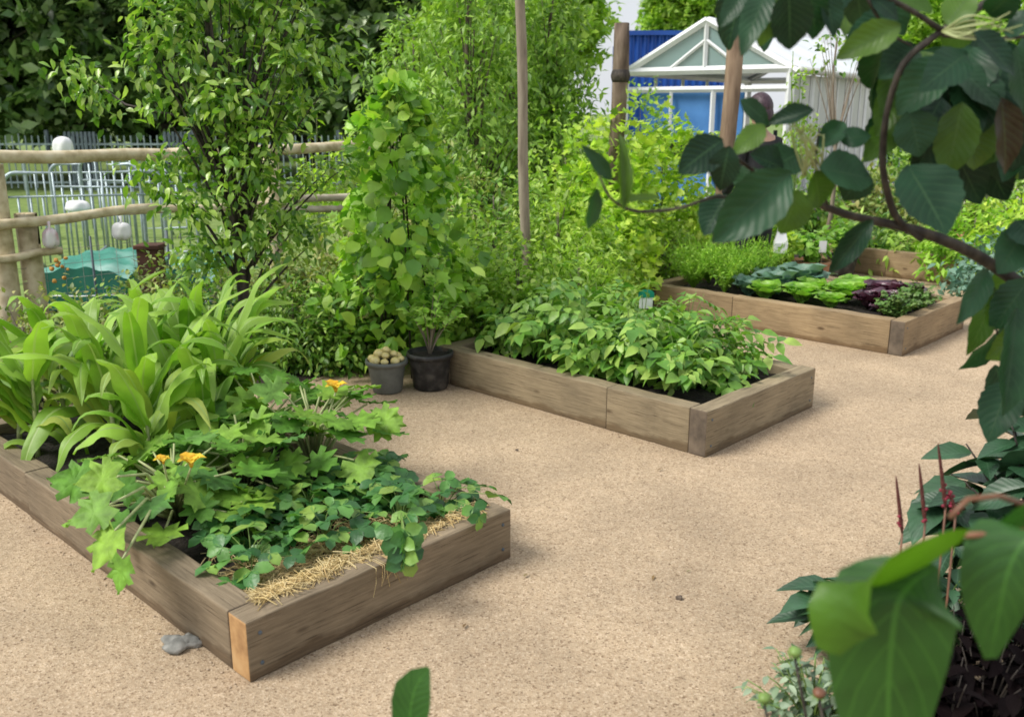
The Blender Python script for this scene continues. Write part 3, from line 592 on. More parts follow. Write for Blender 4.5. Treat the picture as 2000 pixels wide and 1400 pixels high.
# bed 3
def rosette(name, label, cat, base, n, L, T, mat, g, group=None, up0=.2, up1=2., wid=1., ruffle=0):
    r = thing(name, label, cat, base, group); lv = Acc()
    for k in range(n):
        f = k/n; az = k*2.4; e = up0 + (up1-up0)*f
        d = np.array([math.cos(az), math.sin(az), e]); s = L*(1 - .45*f)*g.uniform(.85, 1.15)
        scatter(lv, T[k % len(T)], np.array([[math.cos(az)*.01, math.sin(az)*.01, 0]]), d[None], np.array([[-math.cos(az)*.6, -math.sin(az)*.6, 1.]]), s)
    lv.build('leaves', mat, r); return r
RUF = [T_leaf(9, .95, peak=.62, droop=.35, fold=.3, wav=.09, nw=2, sharp=.5), T_leaf(9, 1.05, peak=.6, droop=.15, fold=.45, wav=.11, nw=2, sharp=.5)]
for s, t, nme, mat, sz, n, lab in [
    (.25, .28, 'purple_lettuce', 'purp', .15, 16, 'purple lettuce nearest the front corner of the tan bed'), (.55, .3, 'purple_lettuce', 'purp', .17, 18, 'purple lettuce in the middle of its row'),
    (.4, .46, 'purple_lettuce', 'purp', .17, 18, 'purple lettuce touching the lime lettuces'), (.75, .5, 'purple_lettuce', 'purp', .19, 18, 'tall purple lettuce at the back of its row'), (.95, .42, 'purple_lettuce', 'purp', .18, 18, 'purple lettuce under the far end board'),
    (.25, .68, 'green_lettuce', 'lett', .16, 20, 'lime lettuce at the front board beside the purple ones'), (.55, .72, 'green_lettuce', 'lett', .17, 20, 'lime lettuce in the centre of the tan bed'), (.9, .75, 'green_lettuce', 'lett', .17, 20, 'frilly lime lettuce at the back of the tan bed'),
    (.28, .95, 'green_lettuce', 'lett', .16, 20, 'lime lettuce second along the front board'), (.6, 1.0, 'green_lettuce', 'lett', .16, 20, 'lime lettuce between the kale and the purple row'), (.25, 1.17, 'green_lettuce', 'lett', .14, 18, 'small lime lettuce left of the others'),
    (.55, 1.28, 'kale_plant', 'kale', .2, 14, 'blue-green kale beside the bare soil patch'), (.85, 1.15, 'kale_plant', 'kale', .22, 14, 'blue-green kale at the back of the tan bed'), (.8, 1.42, 'kale_plant', 'kale', .2, 13, 'blue-green kale next to the feathery carrots'), (.3, 1.38, 'kale_plant', 'kale', .15, 12, 'small kale over the dark soil by the front board')]:
    rosette(nme, lab, nme.replace('_', ' ').split()[-1] if 'kale' not in nme else 'kale', B(3, s + g.normal(0, .03), t + g.normal(0, .03), .02), int(n*1.7), sz*g.uniform(.85, 1.3), RUF, M[mat], g, {'purp': 'purple lettuces in the tan bed', 'lett': 'lime lettuces in the tan bed', 'kale': 'kale plants in the tan bed'}[mat], 1.0, 4.)
for s, t, lab in [(.25, .16, 'low parsley clump at the near corner of the tan bed'), (.62, .17, 'parsley clump against the end board')]:
    bush('herb_clump', lab, 'herb', B(3, s, t), .22, .19, 30, 9, TRI, .05, M['herb'], M['stem'], g, 'parsley clumps in the tan bed', low=.3)
def carrot(base, hh, rad, label, group='carrots in the tan bed', name='carrot_plant', cat='carrot', mat='fern', n=64):
    r = thing(name, label, cat, base, group); lv = Acc()
    for k in range(n):
        az = g.uniform(0, 6.28); pts = curve((0, 0, 0), (math.cos(az)*g.uniform(.1, .7), math.sin(az)*g.uniform(.1, .7), 1), hh*g.uniform(.7, 1.1), .7, 7)
        lv.tube(pts, .0018, 3, cap=False)
        u = g.uniform(.25, 1, 26); idx = u*6; i0 = np.minimum(idx.astype(int), 6); p = pts[i0] + (pts[np.minimum(i0+1, 7)]-pts[i0])*(idx-i0)[:, None]
        scatter(lv, NAR[0], p, rdir(26, .5, g), rdir(26, 1, g), g.uniform(.02, .045, 26))
    lv.build('leaves', M[mat], r)
for s, t, lab in [(.3, 1.6, 'feathery carrot tops beside the bare soil at the front board'), (.6, 1.65, 'feathery carrot tops in the middle of the row'), (.92, 1.62, 'feathery carrot tops at the back beside the kale'), (.3, 1.9, 'feathery carrot tops at the left end by the board'), (.62, 1.95, 'tall feathery carrot tops at the far left corner'), (.95, 1.92, 'feathery carrot tops at the far rear corner')]:
    carrot(B(3, s, t), .47, .24, lab)

# ------------------------------------------------------------------ sign, stone, pots
c = G(1262, 612, .18); c = B(2, 1.06, 1.05)
q = P(1261, 596, c[1])
r = thing('plant_sign', 'small white sign with a green top standing in the middle bed', 'sign', (q[0], q[1], 0))
a = Acc(); z0 = q[2]
a.tube([(0, 0, .1), (0, 0, z0)], .008, 8); a.build('stake', M['wood'], r)
a = Acc(); a.box((0, -.012, z0 + .015), (.085, .006, .07)); a.build('label_plate', M['white'], r, smooth=False, bevel=.002)
a = Acc(); n = 12; th = np.linspace(0, np.pi, n)
out = np.array([(-.05, z0+.052)] + [(-.05*math.cos(x), z0+.075+.028*math.sin(x)) for x in th] + [(.05, z0+.052)])
m_ = len(out); V = np.vstack([np.c_[out[:, 0], np.full(m_, -.018), out[:, 1]], np.c_[out[:, 0], np.full(m_, -.008), out[:, 1]], [[0, -.018, z0+.06]], [[0, -.008, z0+.06]]])
j = np.arange(m_); j2 = (j+1) % m_
a.add(V, [np.stack([j, j2, j2+m_, j+m_], -1), np.stack([np.full(m_, 2*m_), j2, j], -1), np.stack([np.full(m_, 2*m_+1), j+m_, j2+m_], -1)])
a.build('sign_top', M['signg'], r, smooth=False)
a = Acc(); a.lathe((0, -.0195, z0+.075), [(0.0, 0), (.012, 0)], 12)
s = G(345, 1262); a = Acc(); a.blob((0, 0, .012), (.055, .04, .024), 9, seed=3, rough=.28); a.blob((.03, .012, .01), (.035, .03, .02), 8, seed=8, rough=.3)
o = a.build('stone', M['stone']); o.location = (s[0]+.01, s[1], 0); tag(o, 'flat grey stone half under the long board of the nearest bed', 'stone')
for (px, py, sz, lab) in [(1327, 1170, .012, 'small dark clod on the path right of the nearest bed'), (1340, 1095, .0, ''), (1010, 880, .008, 'tiny dark pebble on the path between the two nearest beds')]:
    if sz:
        s = G(px, py); a = Acc(); a.blob((0, 0, sz*.5), (sz, sz*.8, sz*.7), 6, seed=5, rough=.3); o = a.build('pebble', M['bark']); o.location = (s[0], s[1], 0); tag(o, lab, 'pebble')

def pot(name, label, cat, base, r0, r1, h, mat, group=None, rim=.012):
    r = thing(name, label, cat, base, group)
    a = Acc(); a.lathe((0, 0, 0), [(0, .004), (r0*.96, .004), (r0, .01), (r1*.985, h*.86), (r1*.985, h*.865), (r1+rim, h*.87), (r1+rim*1.2, h*.93), (r1+rim, h), (r1, h), (r1-.004, h*.9), (r0*.9, h*.88), (0, h*.88)], 32)
    a.build('pot_body', mat, r)
    a = Acc(); a.blob((0, 0, h*.88), (r1*.93, r1*.93, .014), 10, seed=4, rough=.05); a.build('potting_soil', M['soil_wet'], r)
    return r
pb = G(838, 768); pb[1] += .12
pot('plant_pot', 'black plastic pot with a leggy blueberry bush beside the middle bed', 'plant pot', pb, .105, .13, .23, M['pot'])
bush('blueberry_bush', 'light green blueberry bush with bare pale stems in the black pot', 'bush', pb + UP*.2, .44, .22, 11, 20, OV, .07, M['blue'], M['pole'], g, droop=.2, upl=1.2, low=.5, stemr=.0055)
kb = G(752, 775); kb[1] += .12
pot('bucket', 'grey bucket heaped with pale yellow fruit', 'bucket', kb, .09, .115, .2, M['bucket'])
k = 0
DIRS = ['right', 'back right', 'back', 'back left', 'left', 'front left', 'front', 'front right']
for ring, (n, rr, zz) in enumerate([(8, .085, .205), (4, .045, .235), (1, 0, .26)]):
    for i in range(n):
        an = i*2*math.pi/n; a = Acc(); rs = .024 + .005*((i*7) % 3)
        a.blob((0, 0, 0), (rs, rs*.9, rs*.85), 7, seed=i, rough=.05); o = a.build('fruit', M['fruit'])
        o.location = (kb[0] + rr*math.cos(an), kb[1] + rr*math.sin(an), zz)
        tag(o, ['pale yellow fruit at the %s of the bucket rim' % DIRS[i], 'pale yellow fruit in the upper layer at the %s of the bucket heap' % DIRS[(i*2) % 8], 'topmost pale yellow fruit of the bucket heap'][ring], 'fruit', 'yellow fruit heaped in the bucket')
ub = G(925, 700); ub = ub + np.array([0, .25, 0])
pot('plant_pot', 'second dark pot tucked behind the left end of the middle bed', 'plant pot', ub, .1, .125, .22, M['pot'])
bush('potted_shrub', 'glossy round shrub growing in the pot at the left end of the middle bed', 'shrub', ub + UP*.2, .36, .24, 22, 12, OV, .065, M['shrubm'], M['stem'], g, droop=.4, upl=.6, low=.2)

# ------------------------------------------------------------------ post-and-rail fence
F0 = P(0, 307, 6.0); F0g = np.array([F0[0], F0[1], 0])
fence = thing('rail_fence', 'post and rail fence of round peeled logs behind the maize', 'fence', F0g)
def rail(px0, py0, px1, py1, rad, mat, name='rail'):
    def on(px, py):
        v = ray(px, py); nn = np.array([-A2[1], A2[0], 0]); tt = (F0g @ nn)/(v @ nn); return np.array([0, 0, EYE]) + v*tt - F0g
    p, q = on(px0, py0), on(px1, py1); tt = np.linspace(0, 1, 9)[:, None]; pts = p + (q-p)*tt; pts[:, 2] += .006*np.sin(np.arange(9)*1.3)
    a = Acc(); a.tube(pts, rad*(1+.04*np.sin(np.arange(9)*2.1)), 14); a.build(name, mat, fence); return p, q
rail(-120, 309, 350, 302, .042, M['rail']); rail(330, 301, 790, 281, .04, M['rail'])
rail(-60, 448, 305, 404, .033, M['rail']); rail(250, 412, 560, 400, .03, M['rail']); rail(575, 391, 780, 377, .03, M['railgrey']); rail(520, 413, 790, 400, .028, M['railgrey'])
rail(-60, 516, 120, 488, .026, M['rail'])
for sx, rr in ((-.03, .075), (.14, .07), (2.0, .06), (3.55, .06)):
    a = Acc(); a.tube([A2*sx + B2*.1 + UP*z for z in (-.05, .5, 1.0, 1.32 if sx != .14 else .8)], rr, 14); a.build('post', M['rail'], fence)
for sgn in (0,):
    b0 = F0g + A2*.92 + B2*.02
    r = thing('brown_post', 'short rust-brown square post between the fence and the green tarpaulin', 'post', b0); a = Acc(); a.box((0, 0, .35), (.15, .15, .7), None); a.build('shaft', M['rust'], r, smooth=False, bevel=.008)
    a = Acc(); a.box((0, 0, .715), (.18, .18, .03), None); a.build('cap', M['rust'], r, smooth=False, bevel=.006)

# wire plant support at the left edge
w0 = G(-40, 760); w0[2] = 0
r = thing('wire_trellis', 'low wire mesh trellis at the left edge behind the maize', 'trellis', (w0[0], w0[1]+.5, 0))
a = Acc()
for k in range(15): a.tube([A2*k*.12, A2*k*.12 + UP*.78], .0016, 4)
for k in range(8): a.tube([UP*(.05+.1*k), A2*1.7 + UP*(.05+.1*k)], .0016, 4)
a.build('mesh_panel', M['wire'], r)
for k in (0, .55, 1.1, 1.65):
    a = Acc(); a.tube([A2*k - UP*.02, A2*k + UP*.82], .008, 6); a.build('stake', M['dmetal'], r)

# tarpaulin
def tarp(px0, px1, Y, top, label):
    c = P((px0+px1)/2, 540, Y); wd = (px1-px0)/F*Y
    r = thing('tarpaulin_cover', label, 'tarpaulin', (c[0], c[1], 0)); n = 22
    U, V = np.meshgrid(np.linspace(-1, 1, n), np.linspace(-1, 1, n), indexing='ij')
    Z = top*(1 - .15*np.abs(V)**1.5 - .22*np.abs(U)**2) + .012*np.sin(U*13+V*7) + .01*np.sin(V*19)
    a = Acc(); q = np.stack([U*wd/2, V*.55, Z], -1).reshape(-1, 3); i = np.arange(n-1)[:, None]*n; j = np.arange(n-1)[None]
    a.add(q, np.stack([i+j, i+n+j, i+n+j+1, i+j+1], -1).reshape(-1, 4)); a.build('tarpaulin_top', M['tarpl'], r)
    a = Acc(); ring = [(x, -.55) for x in np.linspace(-1, 1, n)] + [(1, y*.55) for y in np.linspace(-1, 1, n)[1:]] + [(x, .55) for x in np.linspace(1, -1, n)[1:]] + [(-1, y*.55) for y in np.linspace(1, -1, n)[1:]]
    R_ = np.array(ring); Vn = R_[:, 1]/.55; zt = top*(1 - .15*np.abs(Vn)**1.5 - .22*np.abs(R_[:, 0])**2) + .012*np.sin(R_[:, 0]*13+Vn*7) + .01*np.sin(Vn*19) + .006
    m_ = len(R_); fo = 1.01 + .015*np.sin(np.arange(m_)*1.1)
    V = np.vstack([np.c_[R_[:, 0]*wd/2*1.005, R_[:, 1]*1.005, zt], np.c_[R_[:, 0]*wd/2*fo, R_[:, 1]*fo, np.zeros(m_)]])
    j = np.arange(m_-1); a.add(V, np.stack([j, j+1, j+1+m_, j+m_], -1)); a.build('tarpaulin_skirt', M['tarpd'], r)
    a = Acc(); a.tube([(-wd/2*1.03, -.57, top*.32), (0, -.575, top*.3), (wd/2*1.03, -.57, top*.34)], .006, 5); a.build('rope', M['cloth'], r)
tarp(120, 300, 8.4, .43, 'green tarpaulin cover with a pale top, lower left beyond the fence')
tarp(345, 455, 8.0, .5, 'narrow teal tarpaulin bundle seen past the pear tree trunk')
# bags and white bundles
def bundle(name, label, cat, px, py, Y, r_, mat, tie=True, sq=(1, .8, 1)):
    p = P(px, py, Y); r = thing(name, label, cat, p); a = Acc(); a.blob((0, 0, 0), np.array(sq)*r_, 12, seed=int(px), rough=.16 if tie else .11); a.build('bundle_cloth', mat, r)
    if tie:
        a = Acc(); a.tube([(0, 0, r_*.8*sq[2]), (0.004, 0, r_*1.15*sq[2]), (0, 0, r_*1.7*sq[2])], [r_*.35, r_*.12, r_*.22], 8); a.build('tied_neck', mat, r)
bundle('cloth_bag', 'white rounded bag tied below the middle fence rail', 'bag', 238, 452, 6.45, .062, M['cloth'])
bundle('cloth_bag', 'crumpled pink and white bag hanging by the thick left post', 'bag', 98, 466, 6.15, .06, M['clothp'], True, (.85, .7, 1.1))
bundle('cloth_heap', 'white rounded heap resting in front of the crowd barriers', 'cloth heap', 150, 404, 9.0, .12, M['cloth'], False, (1, .7, .5))
bundle('white_dome', 'white dome just above the top fence rail', 'dome', 124, 287, 11.5, .12, M['cloth'], False, (1, .8, 1))

# crowd barriers
def barrier(p, L, ang, h, label):
    r = thing('crowd_barrier', label, 'barrier', (p[0], p[1], 0), 'steel crowd barriers beyond the fence', ang)
    a = Acc(); c = .12
    path = [(0, 0, .12), (0, 0, h-c)] + [(c-c*math.cos(t), 0, h-c+c*math.sin(t)) for t in np.linspace(0, math.pi/2, 6)[1:]] + [(L-c+c*math.sin(t), 0, h-c+c*math.cos(t)) for t in np.linspace(0, math.pi/2, 6)] + [(L, 0, .12), (0, 0, .12)]
    pts = []
    for u, v in zip(path[:-1], path[1:]):
        for k in range(3): pts.append(np.array(u) + (np.array(v)-np.array(u))*k/3)
    pts.append(np.array(path[-1])); a.tube(pts, .022, 7); a.build('frame', M['metal'], r)
    a = Acc(); a.tube([(.02, 0, h-.24), (L-.02, 0, h-.24)], .012, 5)
    n = int(L/.11)
    for k in range(1, n): a.tube([(k*L/n, 0, .12), (k*L/n, 0, h-.24 if k % 4 else h)], .011, 5)
    a.build('bars', M['metal'], r)
    for x in (.25, L-.25):
        a = Acc(); a.tube([(x, -.25, 0), (x, -.2, .05), (x, 0, .13), (x, .2, .05), (x, .25, 0)], .015, 6); a.build('foot', M['metal'], r)
p = P(15, 420, 9.6); barrier(p, 1.5, .25, 1.04, 'crowd barrier at the far left behind the thick post')
p = P(108, 420, 10.2); barrier(p, 1.0, -.1, 1.1, 'crowd barrier with a rounded corner in the middle of the pen')
p = P(166, 420, 10.9); barrier(p, 1.5, -.3, 1.12, 'crowd barrier on the right next to the pear tree')
p = P(60, 420, 12.5); barrier(p, 2.0, .1, 1.1, 'crowd barrier standing behind the other three')

# far metal railing
r = thing('metal_railing', 'long metal picket railing across the lawn under the dark trees', 'railing', (-13, 20.5, 0)); a = Acc(); L = 22
for z in (.15, .95): a.box((L/2, 0, z), (L, .03, .04))
for k in range(int(L/.14)): a.box((k*.14, 0, .58), (.022, .022, 1.1 + .08*((k % 9) == 0)))
a.build('pickets', M['metalw'], r, smooth=False)
for k in range(8): a = Acc(); a.box((k*3.1, .05, .62), (.07, .07, 1.24)); a.build('upright', M['dmetal'], r, smooth=False)
for px, lab in ((155, 'dark slatted gate panel left of centre on the far railing'), (350, 'dark slatted gate panel at the right end of the far railing')):
    q = P(px, 262, 20.0); r = thing('gate_panel', lab, 'gate', (q[0], q[1], 0), 'dark gate panels on the far railing'); a = Acc()
    for k in range(8): a.box((k*.085-.3, 0, .62), (.05, .03, 1.2))
    a.box((0, 0.03, 1.15), (.7, .03, .05)); a.box((0, .03, .15), (.7, .03, .05)); a.build('slats', M['dmetal'], r, smooth=False)

# ------------------------------------------------------------------ poles and log posts
def pole(px, pyb, Y, top, r_, mat, label, name='log_post', lean=0., knot=False):
    p = P(px, pyb, Y); r = thing(name, label, 'post', (p[0], p[1], 0)); n = 14
    z = np.linspace(-.05, top, n); pts = np.c_[lean*z/top + .006*np.sin(z*4), .004*np.cos(z*5), z]
    rad = r_*(1.06 - .1*z/top + .03*np.sin(z*7))
    if knot: rad = rad*(1 + .1*np.exp(-((z-top*.82)/.05)**2))
    a = Acc(); a.tube(pts, rad, 16); a.build('shaft', mat, r)
    if knot:
        zk = top - .42; a = Acc(); zz = np.linspace(zk-.06, zk+.05, 7); a.tube(np.c_[lean*zz/top + .006*np.sin(zz*4), .004*np.cos(zz*5), zz], r_*np.array([1.02, 1.12, 1.2, 1.24, 1.18, 1.1, 1.0]), 16); a.build('knot_collar', M['barkdark'], r)
pole(1032, 430, 6.9, 2.75, .036, M['pole'], 'slender grey pole rising out of the top of the picture', 'garden_pole', lean=-.075)
pole(1200, 330, 8.4, 2.36, .068, M['log'], 'rough log post with a sawn top beside the blue container', knot=True, lean=.03)
pole(1415, 300, 8.8, 2.9, .075, M['logwarm'], 'smooth reddish log post in front of the white greenhouse', lean=.05)

# ------------------------------------------------------------------ climbing bean tower
wb = G(812, 690); wb = np.array([wb[0]*5.95/5.75, 5.95, 0])
r = thing('climbing_bean', 'tall bright green climbing bean column on canes behind the blueberry pot', 'climbing plant', wb)
a = Acc()
for k in range(5):
    an = k*1.257; a.tube([(.2*math.cos(an), .2*math.sin(an), 0), (.02*math.cos(an), .02*math.sin(an), 1.72)], .007, 6)
a.build('cane_wigwam', M['barkdark'], r)
lv = Acc(); st = Acc(); n = 1700
for k in range(7):
    z = np.linspace(.05, 1.7, 40); an = z*5 + k*.9; rr = .2*(1-z/1.9); st.tube(np.c_[rr*np.cos(an), rr*np.sin(an), z], .003, 4)
z = np.where(g.random(n) < .18, g.uniform(.12, .6, n), g.uniform(.5, 1.82, n)); an = g.uniform(0, 6.28, n); rad = np.interp(z, [0, .5, 1.0, 1.3, 1.55, 1.8], [.3, .38, .42, .3, .2, .06])*np.sqrt(g.uniform(.12, 1.15, n))*(1+.32*np.sin(an*2+z*4)+.22*np.sin(z*11+an))
pp = np.c_[rad*np.cos(an), rad*np.sin(an), z]; d = np.c_[np.cos(an), np.sin(an), g.uniform(-1.5, .7, n)] + g.normal(0, .65, (n, 3))
for i in range(3):
    k = slice(i, n, 3); scatter(lv, [HOP[0], ROUND[0], ROUND[1]][i], pp[k], d[k], np.c_[np.cos(an), np.sin(an), np.full(n, .9)][k] + g.normal(0, .6, (len(pp[k]), 3)), g.uniform(.045, .12, len(pp[k])))
q = P(735, 245, 5.95) - wb
for dx in (0, .03, -.02, .05): scatter(lv, ROUND[0], (q + [dx, 0, dx])[None], np.array([[-.5+dx*20, -.2, -.6]]), np.array([[0, -.6, .6]]), .09)
st.tube([(-.08, 0, 1.45), (q[0]*.6, 0, 1.6), q], .003, 4)
lv.build('leaves', M['bean'], r); st.build('twining_stems', M['stem'], r)

# ------------------------------------------------------------------ trees
def tree(name, label, base, th, tr, blobs, T, lsz, ncl, per, mat, bmat, g, cat='tree', group=None, spread=.12, limbs=26, hang=.5, limb_r=.35, ybias=0.):
    """blobs: (cx,cy,cz,rx,ry,rz) relative to the base; leaves sit on twigs in the outer part of each blob."""
    r = thing(name, label, cat, base, group); tk = Acc(); lv = Acc()
    z = np.linspace(-.05, th, 9); pts = np.c_[.02*th*np.sin(z*2.2), .015*th*np.cos(z*3), z]; tk.tube(pts, np.linspace(tr*1.15, tr*.35, 9), 12)
    bl = np.array(blobs, float); vol = (bl[:, 3]*bl[:, 4]*bl[:, 5])**.67; pr = vol/vol.sum()
    ix = g.choice(len(bl), ncl, p=pr); dv = rdir(ncl, ybias, g); rr = g.uniform(.25, 1, ncl)**.45*(1 + g.normal(0, .07, ncl))
    cc = bl[ix, :3] + dv*bl[ix, 3:]*rr[:, None]
    cc = cc[cc[:, 2] > .05]
    for k in range(min(limbs, len(cc))):
        e = cc[k]; s = np.array([0, 0, min(max(e[2]*.55, th*.18), th*.95)]); s[:2] = np.interp(s[2], z, pts[:, 0]), np.interp(s[2], z, pts[:, 1])
        m = (s+e)/2 + np.array([0, 0, .12*np.linalg.norm(e-s)]); t = np.linspace(0, 1, 6)[:, None]
        tk.tube((1-t)**2*s + 2*t*(1-t)*m + t*t*e, np.linspace(tr*limb_r, tr*.06, 6), 6)
    n = len(cc)*per; c = np.repeat(cc, per, 0) + g.normal(0, spread, (len(cc)*per, 3)); o = np.repeat(nrm(cc - bl[ix][:len(cc), :3]), per, 0)
    d = o*.6 + g.normal(0, .6, (n, 3)) + np.array([0, 0, -hang]); nn = np.array([0, 0, 1.]) + g.normal(0, .45, (n, 3)) + o*.5; sz = lsz*g.uniform(.65, 1.25, n)
    for i in range(len(T)):
        k = slice(i, n, len(T)); scatter(lv, T[i], c[k], d[k], nn[k], sz[k])
    tk.build('trunk', bmat, r); lv.build('crown', mat, r); return r

# pear tree between fence and maize
pt = P(462, 600, 5.2); pt[2] = 0
def rel(px, py, Y, rx, rz, ry=None): q = P(px, py, Y) - pt; s_ = Y/F; return (q[0], q[1], q[2], rx*s_, (ry or rx)*s_*.8, rz*s_)
tree('pear_tree', 'slender pear tree with glossy leaves between the fence and the maize', pt, 2.5, .035,
     [rel(x, y, Y, a, b) for x, y, Y, a, b in ((330, 25, 5.1, 62, 50), (430, 10, 5.3, 70, 55), (540, 30, 5.2, 60, 48), (640, 95, 5.4, 55, 34), (300, 110, 5.0, 45, 42), (390, 110, 5.1, 66, 48), (490, 110, 5.3, 60, 50), (575, 120, 5.2, 52, 36),
      (350, 190, 5.1, 58, 36), (450, 195, 5.0, 62, 40), (545, 200, 5.3, 60, 40), (600, 175, 5.2, 40, 30), (420, 265, 5.2, 58, 36), (520, 275, 5.1, 70, 42), (470, 330, 5.0, 52, 34), (560, 350, 5.2, 66, 30),
      (370, 320, 5.2, 55, 26), (300, 345, 5.1, 48, 22), (655, 335, 5.3, 45, 12), (420, 400, 5.1, 55, 30), (530, 410, 5.2, 60, 32), (355, 400, 5.0, 42, 22), (600, 440, 5.4, 50, 20), (470, 460, 5.0, 56, 30), (400, 490, 5.1, 48, 28), (560, 480, 5.2, 52, 34),
      (440, -60, 5.2, 120, 60), (560, -70, 5.2, 90, 50), (320, -60, 5.2, 80, 50))],
     OV5, .06, 560, 9, M['peartree'], M['barkdark'], g, spread=.05, limbs=60, hang=.45)
sp = thing('shrub', 'isolated sprig of light leaves hanging before the dark trees', 'branch', P(170, 165, 5.6))
lv = Acc(); n = 150; pp = np.c_[g.normal(0, .07, n), g.normal(0, .06, n), g.normal(0, .1, n)]; pp[:, 0] += -pp[:, 2]*.6
for i in range(3): scatter(lv, OV[i], pp[i::3], g.normal(0, .6, (len(pp[i::3]), 3)) + [0, 0, -.6], g.normal(0, .4, (len(pp[i::3]), 3)) + [0, -.3, 1], .065)
lv.build('leaves', M['peartree'], sp); st = Acc(); q = P(360, 230, 5.3) - P(170, 165, 5.6); st.tube([(0, 0, .05), q*.4 + [0, 0, -.04], q], [.003, .006, .009], 6); st.build('twig', M['barkdark'], sp)
sp.name = 'leafy_sprig'

# big dark trees across the lawn
for px, Y, cz, wd, ht, lab in [(-60, 23, 5.0, 3.6, 3.6, 'dark spreading tree cut by the left edge'), (150, 25, 5.2, 3.6, 3.7, 'dark tree behind the white dome'), (330, 24, 5.0, 3.2, 3.5, 'dark tree directly behind the pear tree'),
                           (600, 25, 4.8, 3.4, 3.4, 'dark tree whose crown fills the gap right of the pear tree'), (745, 23, 4.6, 2.4, 3.2, 'dark tree right of the others, just above the bean column')]:
    b = P(px, 250, Y); b[2] = 0
    tree('lime_tree', lab, b, 6.5, .24, [(0, 0, cz, wd, wd, ht), (-wd*.5, -.6, cz-1.2, wd*.6, wd*.6, ht*.62), (wd*.5, -.8, cz-1.3, wd*.6, wd*.6, ht*.6), (0, -wd*.55, cz-1.6, wd*.6, wd*.5, ht*.5)],
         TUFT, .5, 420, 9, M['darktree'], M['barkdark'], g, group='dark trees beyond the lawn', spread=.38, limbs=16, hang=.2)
for k, (px, Y) in enumerate([(-300, 34), (-80, 36), (120, 35), (300, 36), (480, 34), (680, 36), (860, 34)]):
    b = P(px, 250, Y); b[2] = 0
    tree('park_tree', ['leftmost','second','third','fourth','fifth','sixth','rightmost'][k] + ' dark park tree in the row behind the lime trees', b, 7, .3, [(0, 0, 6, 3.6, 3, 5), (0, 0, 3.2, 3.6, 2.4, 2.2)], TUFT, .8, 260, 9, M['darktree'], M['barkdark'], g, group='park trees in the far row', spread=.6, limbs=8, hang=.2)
for px, Y, r_, zc, lab in [(1085, 17, .5, 3.4, 'bright green tree left of the rough log post'), (1322, 42, 1.2, 5.7, 'bright round tree above the greenhouse gable'), (960, 20, 1.2, 3.1, 'light green tree behind the slender pole'), (1800, 30, 2.0, 3.6, 'bright tree behind the right end of the greenhouse'), (2010, 26, 2.2, 3.4, 'bright tree at the right edge behind the glossy leaves')]:
    b = P(px, 250, Y); b[2] = 0
    tree('garden_tree', lab, b, zc+r_*.4, .12 + Y*.003, [(0, 0, zc, r_, r_, r_*.95), (-r_*.4, -.2, zc-r_*.6, r_*.7, r_*.7, r_*.8), (r_*.4, -.2, zc-r_*.8, r_*.6, r_*.7, r_*.8), (0, 0, zc-r_*1.1, r_*.7, r_*.6, r_*.7)], TUFT, .05*Y**.55*1.1, 520, 9, M['brighttree'], M['bark'], g, spread=.02*Y**.8, limbs=14, hang=.3)
# fine-leaved trees in the middle
for px, Y, r_, h, lab in [(925, 9.3, .62, 3.3, 'fine-leaved tree rising behind the bean column'), (1080, 9.6, .36, 3.1, 'fine-leaved tree just right of the slender pole'), (820, 11, .7, 2.7, 'fine-leaved tree left of the bean column top'), (1010, 11.5, .7, 3.2, 'fine-leaved tree directly behind the slender pole')]:
    b = P(px, 300, Y); b[2] = 0
    tree('willow_tree', lab, b, h*.9, .035, [(0, 0, h*.55, r_, r_, h*.42), (-r_*.4, -.2, h*.35, r_*.8, r_*.8, h*.3), (r_*.4, -.1, h*.4, r_*.8, r_*.7, h*.33), (0, 0, h*.8, r_*.7, r_*.7, h*.22)], LANC, .095, 300, 16, M['willow'], M['bark'], g, spread=.075, limbs=40, hang=.5)

